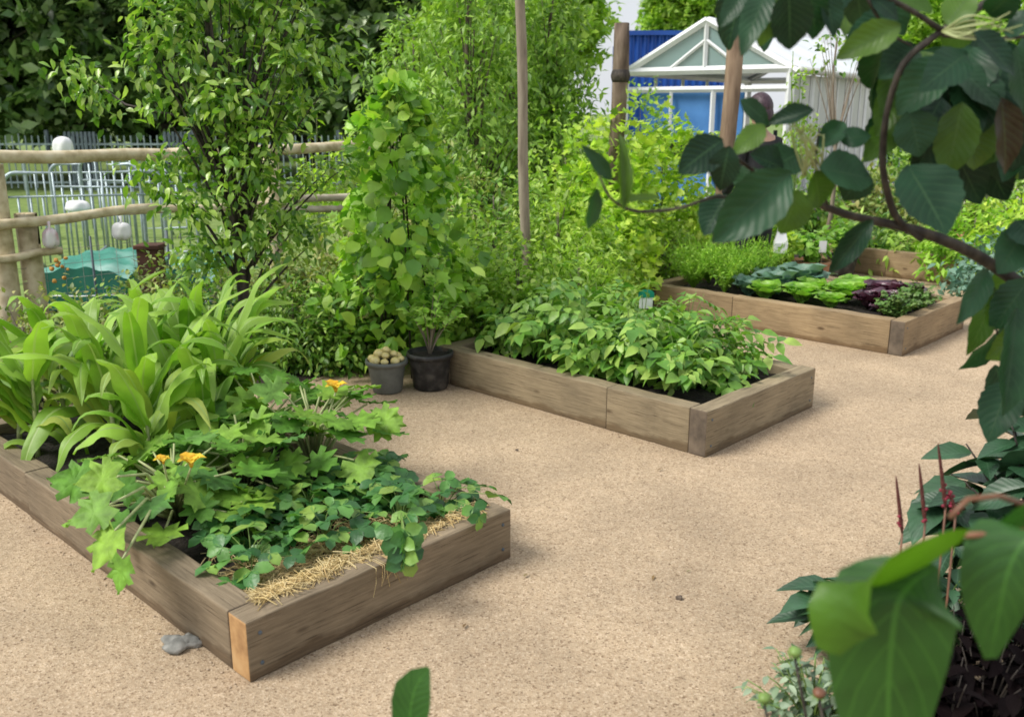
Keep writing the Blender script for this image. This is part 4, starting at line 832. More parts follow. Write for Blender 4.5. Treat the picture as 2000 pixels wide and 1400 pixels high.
# ------------------------------------------------------------------ border shrubs (px centre, base depth, height, radius)
def shrub(px, Y, h, rad, T, lsz, mat, label, n=260, per=7, name='shrub', group=None, sp=.05, cat='shrub', hang=.3):
    b = P(px, 450, Y); b[2] = 0
    return tree(name, label, b, h*.75, .014, [(0, 0, h*.5, rad, rad, h*.5), (-rad*.5, -rad*.3, h*.38, rad*.7, rad*.6, h*.38), (rad*.5, -rad*.2, h*.42, rad*.7, rad*.6, h*.42), (0, 0, h*.2, rad*1.05, rad*.9, h*.22)],
                T, lsz, n, per, mat, M['twig'], g, cat=cat, group=group, spread=sp, limbs=30, hang=hang, limb_r=.5)
SH = [(745, 6.5, .95, .3, OV, .06, 'shrubm', 'leafy shrub leaning on the left flank of the bean column', 260), (905, 6.2, .8, .28, OV, .06, 'shrubl', 'light shrub leaning on the right flank of the bean column', 240),
      (600, 6.6, .78, .34, OV, .055, 'shrubo', 'olive shrub below the fence rails right of the pear trunk', 300),
      (690, 6.35, .68, .32, OV, .05, 'shrubo', 'olive and tan twiggy shrub left of the bean column foot'),
      (560, 6.0, .6, .28, LANC, .055, 'shrubm', 'low narrow-leaved shrub right behind the maize tips'),
      (650, 6.0, .45, .3, OV, .05, 'shrubm', 'low shrub behind the bucket of fruit'),
      (420, 6.1, .8, .34, OV, .05, 'shrubm', 'shrub at the foot of the pear tree'),
      (300, 6.2, .72, .3, OV, .045, 'shrubo', 'thin dark shrub in front of the brown post'),
      (900, 6.6, 1.05, .38, OV, .06, 'shrubl', 'light green shrub right of the bean column'),
      (960, 7.4, 1.35, .42, OV, .06, 'shrubm', 'mid green shrub left of the slender pole foot'),
      (1010, 6.3, .8, .38, OV, .055, 'shrubl', 'shrub behind the back of the middle bed'),
      (1085, 7.2, 1.2, .4, LANC, .08, 'shrubl', 'shrub right of the slender pole foot'),
      (1130, 6.5, .8, .36, LANC, .07, 'shrubl', 'light narrow-leaved shrub at the back corner of the middle bed'),
      (1100, 8.6, 1.65, .45, OV, .065, 'shrubl', 'light green bush left of the rough log post'),
      (880, 8.0, 1.4, .42, LANC, .07, 'shrubo', 'olive bush with reddish tips behind the bean column'),
      (1165, 7.2, .75, .28, OV, .055, 'shrubl', 'low light bush below the golden hop'),
      (760, 7.3, 1.1, .36, OV, .055, 'shrubo', 'olive bush between the fence end and the bean column'),
      (520, 6.6, .75, .34, OV, .05, 'shrubo', 'olive shrub hidden behind the pear tree'),
      (1290, 8.75, .75, .36, OV, .05, 'shrubl', 'low lime bush at the far corner of the tan bed')]
for q in SH: shrub(q[0], q[1], q[2], q[3], q[4], q[5], M[q[6]], q[7], q[8] if len(q) > 8 else 300)
shrub(1180, 8.3, 1.74, .42, HOP, .085, M['hop'], 'golden hop bush climbing round the rough log post', 420, 6, 'golden_hop', cat='climbing plant', sp=.06)
shrub(1240, 12.5, 2.0, .5, OV, .09, M['shrubl'], 'tall light bush between the rough log and the greenhouse corner', 300, 7, sp=.08)
shrub(1285, 9.3, 1.72, .42, HOP, .08, M['hop'], 'golden hop bush right of the rough log post', 330, 6, 'golden_hop', cat='climbing plant', sp=.06)
shrub(1195, 7.7, 1.0, .28, HOP, .075, M['hop'], 'low golden hop growth in front of the two taller ones', 330, 6, 'golden_hop', cat='climbing plant', sp=.06)
# left edge growth
for px, Y, h, rad, mt, lab in [(15, 5.2, .62, .26, 'shrubo', 'thin grey-green shrub at the left edge behind the wire trellis'), (110, 5.5, .72, .26, 'shrubo', 'shrub with orange-tinged tips behind the wire trellis'), (190, 5.7, .6, .28, 'shrubm', 'low shrub between the trellis and the maize')]:
    shrub(px, Y, h, rad, OV, .04, M[mt], lab, 220, 6, sp=.04)
a = Acc()
for k in range(9):
    q = P(115 + g.normal(0, 14), 530 + g.normal(0, 25), 5.35); a.blob(q, .013*g.uniform(.6, 1.1), 5, seed=k, rough=.3)
tag(a.build('orange_flowers', plain('faded orange', [(.35, .16, .03), (.55, .3, .06)], 30, .8)), 'faded orange flower heads at the left behind the maize', 'flower', kind='stuff')
# tall yellow plants beyond fence right
for px, lab in ((615, 'pale yellow-green seedheads beyond the top rail, left clump'), (665, 'pale yellow-green seedheads beyond the top rail, middle clump'), (710, 'pale yellow-green seedheads beyond the top rail, right clump')):
    q = P(px, 300, 9.8); q[2] = 0; bush('tall_weed', lab, 'weed', q, 1.5, .3, 26, 14, LANC, .1, M['hop'], M['stemp'], g, 'tall weeds beyond the fence', low=.4)

# ------------------------------------------------------------------ greenhouse, marquee, container
gy = 16.8
gl = P(1222, 145, gy); ridge = P(1352, 62, gy); wG = 2.85; hE = 2.28; hR = 3.05; Lg = 6.2
r = thing('greenhouse', 'white framed greenhouse with a glazed gable in front of the blue container', 'greenhouse', (gl[0], gy, 0), rz=R(-33)); x0, x1, xm = 0, wG, wG/2
a = Acc()
def bar(p, q, t=.09): a.tube([p, q], t/2, 4)
for x in (x0, x1): bar((x, 0, 0), (x, 0, hE), .14); bar((x, Lg, 0), (x, Lg, hE), .14)
for y in (0, Lg): bar((x0, y, hE), (x1, y, hE), .13); bar((x0-.1, y, hE-.06), (xm, y, hR), .12); bar((x1+.1, y, hE-.06), (xm, y, hR), .12); bar((xm, y, hE), (xm, y, hR), .08)
bar((x0, 0, hE-.3), (x1, 0, hE-.3), .1); bar((x0+wG*.27, 0, hE), (xm, 0, hR-.3), .06); bar((x0+wG*.73, 0, hE), (xm, 0, hR-.3), .06); bar((x0+wG*.3, 0, 0), (x0+wG*.3, 0, hE-.3), .06); bar((x0+wG*.56, 0, 0), (x0+wG*.56, 0, hE-.3), .09)
bar((x0, 0, hE), (x0, Lg, hE), .13); bar((x1, 0, hE), (x1, Lg, hE), .13); bar((xm, 0, hR), (xm, Lg, hR), .1)
for k in range(1, 5): bar((x1, Lg*k/5, 0), (x1, Lg*k/5, hE), .07); bar((x0, Lg*k/5, 0), (x0, Lg*k/5, hE), .07)
a.build('frame', M['white'], r, smooth=False)
def slab(acc, p, q, s, t, th=.03):
    p, q, s, t = map(lambda v: np.array(v, float), (p, q, s, t)); nn = nrm(np.cross(q-p, t-p))*th; V = np.array([p, q, s, t, p+nn, q+nn, s+nn, t+nn])
    acc.add(V, np.array([[3,2,1,0],[4,5,6,7],[0,1,5,4],[1,2,6,5],[2,3,7,6],[3,0,4,7]]))
a = Acc(); slab(a, (x1+.12, .06, hE), (x1+.12, Lg, hE), (xm, Lg, hR+.03), (xm, .06, hR+.03)); a.build('roof', M['sheet'], r, smooth=False)
a = Acc(); slab(a, (xm, .06, hR+.03), (xm, Lg, hR+.03), (x0-.12, Lg, hE), (x0-.12, .06, hE), .02); a.build('roof', M['sheet'], r, smooth=False)
a = Acc(); a.add([(x0, .03, hE), (x1, .03, hE), (xm, .03, hR-.03)], np.array([[0, 1, 2]])); a.build('gable_pane', M['glass'], r, smooth=False)
a = Acc(); a.box((wG*.42, .12, .98), (wG*.62, .04, 1.9)); a.build('blue_stand_in', M['blues'], r, smooth=False)  # added stand-in for blue seen through the greenhouse, set forward to be lit
a = Acc(); a.box((x1-.03, Lg/2, 1.1), (.03, Lg-.2, 2.2)); a.build('side_panel', M['wallg'], r, smooth=False)
a = Acc()
for k in range(1, 16): a.tube([(x1+.1, Lg*k/16, hE+.02), (xm, Lg*k/16, hR+.05)], .012, 4)
for k in range(1, 11): a.tube([(x1, Lg*k/11, .4), (x1, Lg*k/11, hE)], .014, 4)
a.tube([(x1, 0, 1.1), (x1, Lg, 1.1)], .02, 4); a.build('glazing_bars', M['white'], r, smooth=False)
a = Acc(); a.tube([(x1+.14, 0, hE-.03), (x1+.14, Lg, hE-.03)], .05, 8); a.build('gutter', M['wallg'], r)
a = Acc(); a.box((wG*.78, 1.4, 1.0), (.9, .5, .05)); a.build('staging', M['wood'], r, smooth=False)
cb = P(1213, 150, 27); r = thing('shipping_container', 'blue corrugated shipping container behind the greenhouse', 'container', (cb[0], 27, 0)); a = Acc()
n = 56; xs = np.linspace(0, 2.75, n); yy = np.where((np.arange(n)//2) % 2, .05, 0.)
V = np.vstack([np.c_[xs, yy, np.full(n, .12)], np.c_[xs, yy, np.full(n, 3.62)]]); j = np.arange(n-1); a.add(V, np.stack([j, j+1, j+1+n, j+n], -1)); a.box((1.375, 1.3, 1.78), (2.73, 2.4, 3.4)); a.build('corrugated_wall', M['bluec'], r, smooth=False)
a = Acc(); a.box((1.375, 0, 3.68), (2.85, .14, .12)); a.box((1.375, 0, .08), (2.85, .14, .12)); a.box((-.02, 0, 1.8), (.12, .14, 3.4)); a.box((2.77, 0, 1.8), (.12, .14, 3.4)); a.build('corner_frame', M['bluec'], r, smooth=False)

# bench of seedlings in black crates
tb = P(1345, 270, 12.5); r = thing('potting_bench', 'bench beyond the hop bush carrying black crates', 'bench', (tb[0], 12.5, 0)); a = Acc(); a.box((0, 0, 1.08), (1.5, .5, .04)); a.build('bench_top', M['wood'], r, smooth=False)
for x in (-.7, .7):
    for y in (-.2, .2): a = Acc(); a.box((x, y, .53), (.05, .05, 1.06)); a.build('leg', M['wood'], r, smooth=False)
for k, lab in enumerate(('left black crate of seedlings on the bench', 'middle black crate of seedlings on the bench', 'right black crate of seedlings on the bench')):
    x = tb[0] - .46 + k*.46; r = thing('seedling_crate', lab, 'crate', (x, 12.5, 1.1), 'black crates on the bench'); a = Acc()
    for sx, sy, w_, d_ in ((0, -.16, .42, .015), (0, .16, .42, .015), (-.2, 0, .015, .3), (.2, 0, .015, .3)): a.box((sx, sy, .07), (w_, d_, .14))
    a.box((0, 0, .01), (.39, .3, .02)); a.build('crate_walls', M['pot'], r, smooth=False)
    if k == 0: a = Acc(); a.box((.05, -.171, .08), (.06, .004, .07)); a.build('price_tag', M['white'], r, smooth=False)
    bush('seedling', lab.split(' black')[0] + ' tray of yellow-green seedlings', 'seedlings', (x, 12.5, 1.13), .3, .24, 22, 12, OV, .06, M['hop'], M['stem'], g, 'seedlings in the black crates', low=.25)

# pots and plants at the back right (nursery area)
NB = [(1590, 12.5-3.4, .18, .24, 'terra', 'lett', .3, .24, 'terracotta pot with lime salad leaves behind the tan bed'), (1530, 9.0, .13, .2, 'pot', 'hop', .45, .2, 'black pot with a lime plant left of the terracotta one'),
      (1650, 9.6, .15, .22, 'pot', 'lett', .4, .26, 'black pot with lime leaves below the teal leaf'), (1385, 9.2, .14, .2, 'pot', 'purp', .2, .18, 'black pot with a purple plant behind the carrots'),
      (1900, 11.0, .18, .26, 'terra', 'shrubl', .5, .3, 'pale terracotta pot with a light shrub at the right')]
for px, Y, r1, h, pm, lm, lh, lr, lab in NB:
    q = P(px, 450, Y); q[2] = 0; pot('plant_pot', lab, 'plant pot', q, r1*.8, r1, h, M[pm]); bush('potted_plant', 'leafy plant growing in the ' + lab.split(' with')[0] + (' behind the tan bed' if px == 1590 else ' left of the terracotta pot' if px == 1530 else ' under the teal leaf' if px == 1650 else ' behind the carrots' if px == 1385 else ' at the right'), 'potted plant', q + UP*h*.9, lh, lr, 22, 10, ROUND, .09, M[lm], M['stem'], g, low=.1)
q = P(1607, 482, 8.9); r = thing('white_tag', 'white plant label standing by the terracotta pot', 'label', (q[0], q[1], 0)); a = Acc(); a.box((0, 0, q[2]), (.07, .006, .11)); a.build('tag_plate', M['white'], r, smooth=False); a = Acc(); a.tube([(0, .008, 0), (0, .008, q[2])], .005, 5); a.build('stake', M['wood'], r)
for px, Y, h, rad, T, lsz, mt, lab in [(1700, 10.2, .55, .4, NAR, .12, 'shrubm', 'low strappy plants behind the farthest bed, left clump'), (1790, 9.8, .4, .34, NAR, .12, 'shrubl', 'low strappy plants behind the farthest bed, middle clump'), (1900, 9.2, .85, .45, LANC, .1, 'fern', 'feathery green bush right of the big dark leaf'),
                               (1985, 9.0, .95, .45, OV, .08, 'hop', 'lime yellow bush at the right edge'), (1975, 7.9, .6, .45, OV, .08, 'kale', 'blue-green bush at the right edge above the sandy path'), (1850, 12.5, 1.0, .5, OV, .1, 'shrubo', 'olive bush behind the feathery one'), (1560, 12, .9, .5, OV, .1, 'shrubm', 'green bush behind the potted salad leaves'), (1680, 13, 1.0, .5, OV, .1, 'shrubo', 'olive bush below the long white roof'),
                               (1455, 10.5, .95, .45, OV, .08, 'shrubm', 'green bush behind the person'), (1960, 12.5, 1.2, .6, OV, .1, 'shrubm', 'green bush at the back right'), (1380, 11.2, .8, .4, HOP, .08, 'hop', 'golden bush below the bench of crates'), (1770, 14.5, 1.3, .6, OV, .1, 'shrubm', 'green bush before the far end of the greenhouse')]:
    shrub(px, Y, h, rad, T, lsz, M[mt], lab, 220, 6, sp=.06)
# young tree in front of marquee
q = P(1625, 300, 10.5); q[2] = 0
tree('young_tree', 'thin bare-stemmed young tree in front of the greenhouse roof', q, 2.4, .026, [(0, 0, 2.3, .35, .3, .3)], OV, .07, 26, 4, M['shrubm'], M['pole'], g, spread=.06, limbs=14)
q = P(1545, 300, 9.5); q[2] = 0
tree('climbing_vine', 'thin vine climbing a support beside the white roof', q, 2.2, .012, [(0, 0, 1.75, .09, .09, .5), (.1, 0, 1.3, .2, .15, .3)], OV, .06, 90, 5, M['shrubl'], M['stem'], g, cat='climbing plant', spread=.04, limbs=14)

# ------------------------------------------------------------------ person among the plants
def skinned(name, verts, edges, rad, mat, parent, sub=2):
    me = bpy.data.meshes.new(name); me.from_pydata(verts, edges, []); o = bpy.data.objects.new(name, me); C.objects.link(o); o.parent = parent; me.materials.append(mat)
    m = o.modifiers.new('skin', 'SKIN'); m.use_smooth_shade = True
    for i, v in enumerate(me.skin_vertices[0].data): v.radius = rad[i] if isinstance(rad[i], tuple) else (rad[i], rad[i]); v.use_root = (i == 0)
    s = o.modifiers.new('sub', 'SUBSURF'); s.levels = sub; s.render_levels = sub; return o
pp = P(1492, 188, 8.3)
r = thing('person', 'person in black clothes seen from behind, bending slightly over the plants', 'person', (pp[0], 8.3, 0)); r.rotation_euler = (0, 0, .4)
V = [(0, 0, .93), (0, 0, 1.1), (0, .02, 1.28), (0, .03, 1.42), (0, .04, 1.5), (0, .045, 1.58), (0, .05, 1.66), (0, .05, 1.72),
     (-.09, 0, .86), (-.1, .02, .5), (-.1, -.01, .09), (-.1, .12, .04), (.09, 0, .86), (.1, .02, .5), (.1, -.01, .09), (.1, .12, .04),
     (-.17, .02, 1.38), (-.23, .03, 1.12), (-.2, .2, .92), (-.19, .26, .88), (.17, .02, 1.38), (.23, .03, 1.12), (.2, .2, .92), (.19, .26, .88)]
E_ = [(0, 1), (1, 2), (2, 3), (3, 4), (4, 5), (5, 6), (6, 7), (0, 8), (8, 9), (9, 10), (10, 11), (0, 12), (12, 13), (13, 14), (14, 15), (3, 16), (16, 17), (17, 18), (18, 19), (3, 20), (20, 21), (21, 22), (22, 23)]
rad = [(.14, .1), (.12, .09), (.14, .1), (.12, .08), .05, .068, .085, .055, .08, .055, .04, .03, .08, .055, .04, .03, .055, .042, .03, .025, .055, .042, .03, .025]
for sx, hi in ((-1, 19), (1, 23)):
    hx, hy, hz = V[hi]
    for f in range(4):
        i = len(V); off = (f-1.5)*.02; L = (.07, .08, .075, .06)[f]
        V += [(hx+off, hy+.04, hz-.02), (hx+off, hy+.04+L*.5, hz-.045), (hx+off, hy+.04+L*.7, hz-.08)]; E_ += [(hi, i), (i, i+1), (i+1, i+2)]; rad += [.01, .009, .008]
    i = len(V); V += [(hx-sx*.035, hy+.02, hz-.01), (hx-sx*.045, hy+.05, hz-.03)]; E_ += [(hi, i), (i, i+1)]; rad += [.011, .009]
skinned('body', V, E_, rad, M['skin'], r)
skinned('jacket', V[:4] + [(0, .035, 1.46)] + [V[16], V[17], V[18], V[20], V[21], V[22]], [(0, 1), (1, 2), (2, 3), (3, 4), (3, 5), (5, 6), (6, 7), (3, 8), (8, 9), (9, 10)], [(.17, .13), (.15, .12), (.17, .125), (.145, .1), .062, .07, .055, .042, .07, .055, .042], M['dark'], r)
skinned('trousers', [(0, 0, .95), (-.09, 0, .84), (-.1, .02, .5), (-.1, -.01, .1), (.09, 0, .84), (.1, .02, .5), (.1, -.01, .1)], [(0, 1), (1, 2), (2, 3), (0, 4), (4, 5), (5, 6)], [(.165, .13), .1, .075, .06, .1, .075, .06], M['dark'], r)
a = Acc(); a.blob((0, .035, 1.675), (.105, .115, .125), 14, seed=2, rough=.03); a.blob((0, -.03, 1.6), (.085, .06, .1), 10, seed=5, rough=.06); a.build('hair', M['hair'], r)
a = Acc(); a.blob((0, .155, 1.65), (.012, .018, .02), 6, seed=1, rough=.02); a.build('nose', M['skin'], r)
bg_ = P(1525, 472, 8.2); r = thing('carrier_bag', 'white carrier bag beside the legs of the person in black', 'bag', (bg_[0], bg_[1], bg_[2]-.1)); a = Acc()
V = np.array([(-.05, -.03, 0), (.05, -.03, 0), (.055, .03, .005), (-.05, .03, 0), (-.06, -.04, .09), (.055, -.035, .085), (.06, .035, .09), (-.055, .04, .085), (-.035, -.008, .19), (.04, -.006, .175), (.04, .008, .175), (-.035, .008, .19)])
a.add(V, np.array([[3,2,1,0],[0,1,5,4],[1,2,6,5],[2,3,7,6],[3,0,4,7],[4,5,9,8],[5,6,10,9],[6,7,11,10],[7,4,8,11]])); a.build('bag_body', M['cloth'], r, smooth=False); a = Acc(); a.tube([(-.04, 0, .17), (-.02, 0, .27), (.02, 0, .27), (.04, 0, .17)], .004, 5); a.build('handle', M['cloth'], r)

# ------------------------------------------------------------------ overhanging tree, right foreground
TB = np.array([2.15, 1.75, 0]); Y0 = 1.9
ft = thing('overhanging_tree', 'dark glossy broad-leaved branch reaching in from the right edge', 'tree', TB)
br = Acc()
def path(pxs, rad, acc=br, off=TB, n=4):
    pts = np.array([P(x, y, Y) for x, y, Y in pxs]) - off; k = len(pts); t = np.linspace(0, k-1, (k-1)*n+1)
    q = np.stack([np.interp(t, np.arange(k), pts[:, i]) for i in range(3)], -1); w_ = np.array([1, 2, 3, 2, 1.])/9
    for _ in range(2): q[1:-1] = (q[:-2] + 2*q[1:-1] + q[2:])/4
    acc.tube(q, np.interp(np.linspace(0, 1, len(q)), np.linspace(0, 1, len(rad)), rad), 8); return q
br.tube([(0, 0, -.05), (.02, 0, .5), (0, .02, 1.0), (-.02, .02, 1.5), (.05, 0, 2.2), (.1, .05, 3.0)], [.06, .052, .047, .04, .03, .02], 12)
q0 = P(2010, 565, 1.9) - TB; br.tube([(0, .01, 1.02), q0*.5 + np.array([0, 0, .55]), q0], [.022, .016, .0135], 9)
path([(2010, 565, 1.9), (1900, 492, 1.88), (1800, 452, 1.86), (1740, 438, 1.85), (1650, 420, 1.83), (1530, 370, 1.8), (1480, 340, 1.78), (1420, 295, 1.75)], [.0135, .012, .0105, .009, .0075, .006, .004, .003])
path([(1800, 468, 1.86), (1745, 425, 1.84), (1722, 330, 1.8), (1728, 230, 1.77), (1760, 120, 1.75), (1840, 60, 1.76), (1920, 10, 1.8), (2040, -60, 1.9)], [.006, .0075, .007, .006, .006, .0065, .008, .009])
path([(1530, 372, 1.8), (1480, 398, 1.75), (1400, 380, 1.7), (1330, 408, 1.65), (1240, 416, 1.62), (1190, 390, 1.6), (1165, 330, 1.6)], [.005, .0035, .003, .003, .003, .0025, .0015])
path([(1840, 60, 1.76), (1780, 20, 1.74), (1700, -20, 1.72), (1600, -60, 1.7), (1530, -40, 1.7)], [.006, .005, .004, .004, .003])
path([(1690, -10, 1.72), (1730, 62, 1.74), (1780, 90, 1.75)], [.003, .003, .002])
path([(1960, 560, 1.9), (1935, 600, 1.88), (1950, 660, 1.87)], [.004, .003, .002]); path([(1620, 410, 1.82), (1590, 330, 1.8), (1600, 250, 1.78)], [.003, .0025, .002])
path([(1840, 70, 1.76), (1900, 75, 1.75), (1990, 75, 1.76), (2050, 60, 1.8)], [.0035, .003, .003, .003])
br.build('trunk', M['barkdark'], ft)
tw = Acc()
for k in range(11):
    x, y = 1575 + g.uniform(-10, 40), 335 + g.uniform(-10, 15); x2, y2 = 1560 + g.uniform(-20, 70), 240 + g.uniform(-15, 30)
    path([(x, y, 1.78), (x + g.uniform(-25, 25), (y+y2)/2, 1.75), (x2, y2, 1.74), (x2 + g.uniform(-15, 15), y2 + g.uniform(0, 30), 1.73)], [.0022, .0018, .0014, .001], tw)
tw.build('catkins', M['stemp'], ft); tw = Acc()
for k in range(9): path([(1840, 62, 1.75), (1840 + g.uniform(20, 80), 50 + g.uniform(-30, 30), 1.72), (1840 + g.uniform(90, 160), 30 + g.uniform(-50, 60), 1.7)], [.002, .0016, .001], tw)
tw.build('catkins', M['stemp'], ft)
# (base x, base y, tip x, tip y, depth, width px, material, how the blade turns, droop)
LF = [(1455, -15, 1408, 48, 1.7, 40, 0), (1500, -20, 1452, 82, 1.68, 55, 0), (1540, -25, 1545, 98, 1.67, 80, 0), (1580, -25, 1598, 75, 1.69, 60, 0), (1520, -10, 1485, 85, 1.72, 50, 1), (1612, -20, 1630, 72, 1.7, 45, 0), (1565, -20, 1530, 60, 1.75, 60, 0), (1480, -20, 1510, 60, 1.74, 60, 0),
      (1760, 50, 1635, 112, 1.72, 60, 1), (1750, 30, 1655, 75, 1.76, 55, 0), (1700, -5, 1760, 30, 1.7, 40, 0), (1820, 25, 1730, -15, 1.75, 50, 1), (1900, 62, 1990, 142, 1.7, 60, 0), (1890, 105, 1820, 155, 1.68, 75, 0), (1860, 110, 1752, 222, 1.74, 85, 0), (1775, 215, 1800, 305, 1.75, 85, 0), (1755, 110, 1735, 215, 1.8, 60, 1),
      (1880, 200, 1850, 345, 1.78, 80, 1), (1955, 190, 1975, 340, 1.77, 70, 2), (1910, 160, 1900, 270, 1.84, 90, 0), (1840, 190, 1785, 295, 1.8, 80, 0), (1985, 90, 2010, 215, 1.76, 80, 0), (1790, 120, 1850, 200, 1.85, 90, 0), (1900, 90, 1860, 200, 1.9, 110, 0), (1960, 120, 1930, 230, 1.88, 110, 0), (1830, 150, 1830, 260, 1.9, 110, 0), (1900, 230, 1905, 330, 1.86, 90, 1), (1870, 130, 1960, 210, 1.86, 100, 0), (2000, 200, 1985, 330, 1.84, 90, 0),
      (1930, 30, 1990, -20, 1.78, 60, 0), (1850, 50, 1900, -20, 1.78, 60, 1), (1960, 60, 2020, 30, 1.76, 60, 0), (1790, 90, 1720, 150, 1.82, 70, 0), (1760, 160, 1715, 260, 1.83, 60, 1), (1750, 240, 1700, 300, 1.82, 60, 1),
      (1772, 322, 1852, 452, 1.7, 135, 0), (1600, 330, 1712, 345, 1.73, 90, 0), (1690, 330, 1650, 390, 1.78, 70, 0), (1590, 335, 1605, 405, 1.77, 80, 1), (1412, 272, 1328, 335, 1.66, 75, 0), (1425, 285, 1402, 375, 1.68, 60, 0), (1545, 335, 1395, 470, 1.68, 105, 0), (1560, 370, 1530, 458, 1.74, 85, 1), (1495, 245, 1437, 292, 1.7, 45, 1), (1590, 215, 1500, 240, 1.72, 40, 0), (1420, 380, 1375, 455, 1.74, 70, 0), (1445, 195, 1510, 240, 1.74, 40, 0), (1530, 330, 1470, 300, 1.76, 60, 0), (1560, 300, 1500, 330, 1.8, 70, 0), (1640, 275, 1700, 260, 1.8, 45, 0), (1600, 290, 1650, 235, 1.82, 45, 0), (1480, 330, 1440, 380, 1.76, 70, 0),
      (1195, 352, 1148, 288, 1.58, 30, 0), (1217, 412, 1213, 262, 1.58, 30, 1), (1165, 368, 1152, 452, 1.6, 32, 0), (1200, 395, 1300, 375, 1.62, 18, 1), (1705, 428, 1622, 532, 1.72, 48, 0), (1930, 525, 1878, 628, 1.8, 50, 0), (1945, 560, 1905, 690, 1.84, 55, 1), (1985, 600, 1968, 808, 1.76, 100, 0), (2000, 450, 1955, 530, 1.8, 80, 0), (2010, 545, 1945, 640, 1.82, 80, 0), (2010, 640, 1930, 700, 1.85, 70, 1), (1985, 430, 2040, 480, 1.8, 80, 0), (1900, 30, 1840, 100, 1.8, 60, 1), (1990, 280, 1960, 350, 1.9, 60, 0)]
bl_, by_, bre = Acc(), Acc(), Acc(); TWG = Acc()
BIG = [T_leaf(14, .62, peak=.42, fold=fo, droop=dr, sharp=.8, serr=.035, wav=.018, nw=2) for fo, dr in ((.28, .1), (.15, .22), (.45, .06))]
for k, (bx, by2, tx, ty, Y, wpx, mi) in enumerate(LF):
    Yb = Y + g.uniform(-.03, .03); p = P(bx, by2, Yb) - TB; q = P(tx, ty, Y + g.uniform(-.07, .03)) - TB; L = np.linalg.norm(q-p)
    T = BIG[k % 3]; V = T[0].copy(); V[:, 0] *= (wpx/F*Y)/(L*.62); T = (V, T[1], T[2])
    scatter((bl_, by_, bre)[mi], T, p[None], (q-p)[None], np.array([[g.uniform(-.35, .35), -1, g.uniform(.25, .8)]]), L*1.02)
for k in range(120):
    px, py = (g.uniform(1730, 2060), g.uniform(60, 300)) if k < 85 else ((g.uniform(1930, 2080), g.uniform(420, 760)) if k < 100 else (g.uniform(1430, 1720), g.uniform(-90, -10)))
    if py > 225 and px < 1780: continue
    Y = g.uniform(1.86, 2.25); p = P(px, py, Y) - TB; d = np.array([g.normal(0, .5), g.normal(0, .5), -1.])
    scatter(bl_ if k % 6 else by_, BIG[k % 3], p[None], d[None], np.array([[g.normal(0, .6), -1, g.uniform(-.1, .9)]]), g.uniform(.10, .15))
bl_.build('leaves', M['big'], ft); o = by_.build('leaves', M['bigy'], ft); o['label'] = 'yellow-green leaves'; o = bre.build('leaves', M['bigr'], ft); o['label'] = 'dark red-tinged leaves'  # some leaves take a yellow-green leaf colour

# ------------------------------------------------------------------ near blurred plant, lower right
nb = np.array([1.15, .95, 0]); r = thing('large_leaved_plant', 'very near plant with big soft green leaves at the lower right corner', 'plant', nb); a = Acc(); st = Acc()
def pl(pts, W, side, prof): blade(a, [P(x, y, Y) - nb for x, y, Y in pts], W, np.array(side, float), .12, .015, prof)
def dense(pts, n=14):
    pts = np.array(pts, float); t = np.linspace(0, len(pts)-1, n); q = np.stack([np.interp(t, np.arange(len(pts)), pts[:, i]) for i in range(3)], -1)
    for _ in range(2): q[1:-1] = (q[:-2]+2*q[1:-1]+q[2:])/4
    return q
pl(dense([(1830, 1105, .955), (1790, 1130, .95), (1765, 1155, .94), (1750, 1180, .93), (1738, 1280, .93), (1733, 1400, .95), (1735, 1580, .98)], 18), .136, (1, -.15, .25), [.05, .35, .72, .95, 1, 1, 1, .95, .85, .6, .2])
a0_ = a; a = Acc(); pl(dense([(1885, 1045, .96), (1800, 1072, .94), (1700, 1118, .92), (1640, 1190, .92), (1618, 1275, .93)], 12), .1, (.45, -.3, .8), [.25, .85, 1, .85, .25]); o = a.build('leaves', M['neary'], r); o['label'] = 'yellow-green upper fold'; a = a0_  # upper fold built apart in a yellower, paler leaf colour
pl(dense([(2060, 1030, .98), (2000, 1050, .96), (1968, 1110, .95), (1952, 1190, .95), (1935, 1285, .97)], 14), .105, (1, -.1, .2), [.3, .8, 1, .9, .6, .12])
pl(dense([(2050, 990, 1.0), (1990, 1010, 1.0), (1940, 1030, 1.0)], 8), .05, (.2, -.3, 1), [.2, 1, .6, .1])
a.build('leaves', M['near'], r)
for pts in ([(1885, 1045, .97), (1950, 1042, .98), (2060, 1030, 1.0)], [(1855, 1010, 1.0), (1890, 975, 1.01), (1950, 968, 1.02), (2070, 1010, 1.05)], [(2060, 1020, 1.02), (2160, 1200, 1.03), (2200, 1600, 1.0)]):
    q = np.array([P(*x) - nb for x in pts]); st.tube(q, [.0035]*len(q), 7)
s_ = P(2160, 1200, 1.03) - nb; st.tube([s_, np.array([s_[0]*.5, 0, .4]), (0, 0, 0)], [.006, .008, .01], 8); st.build('stems', M['stemr'], r)
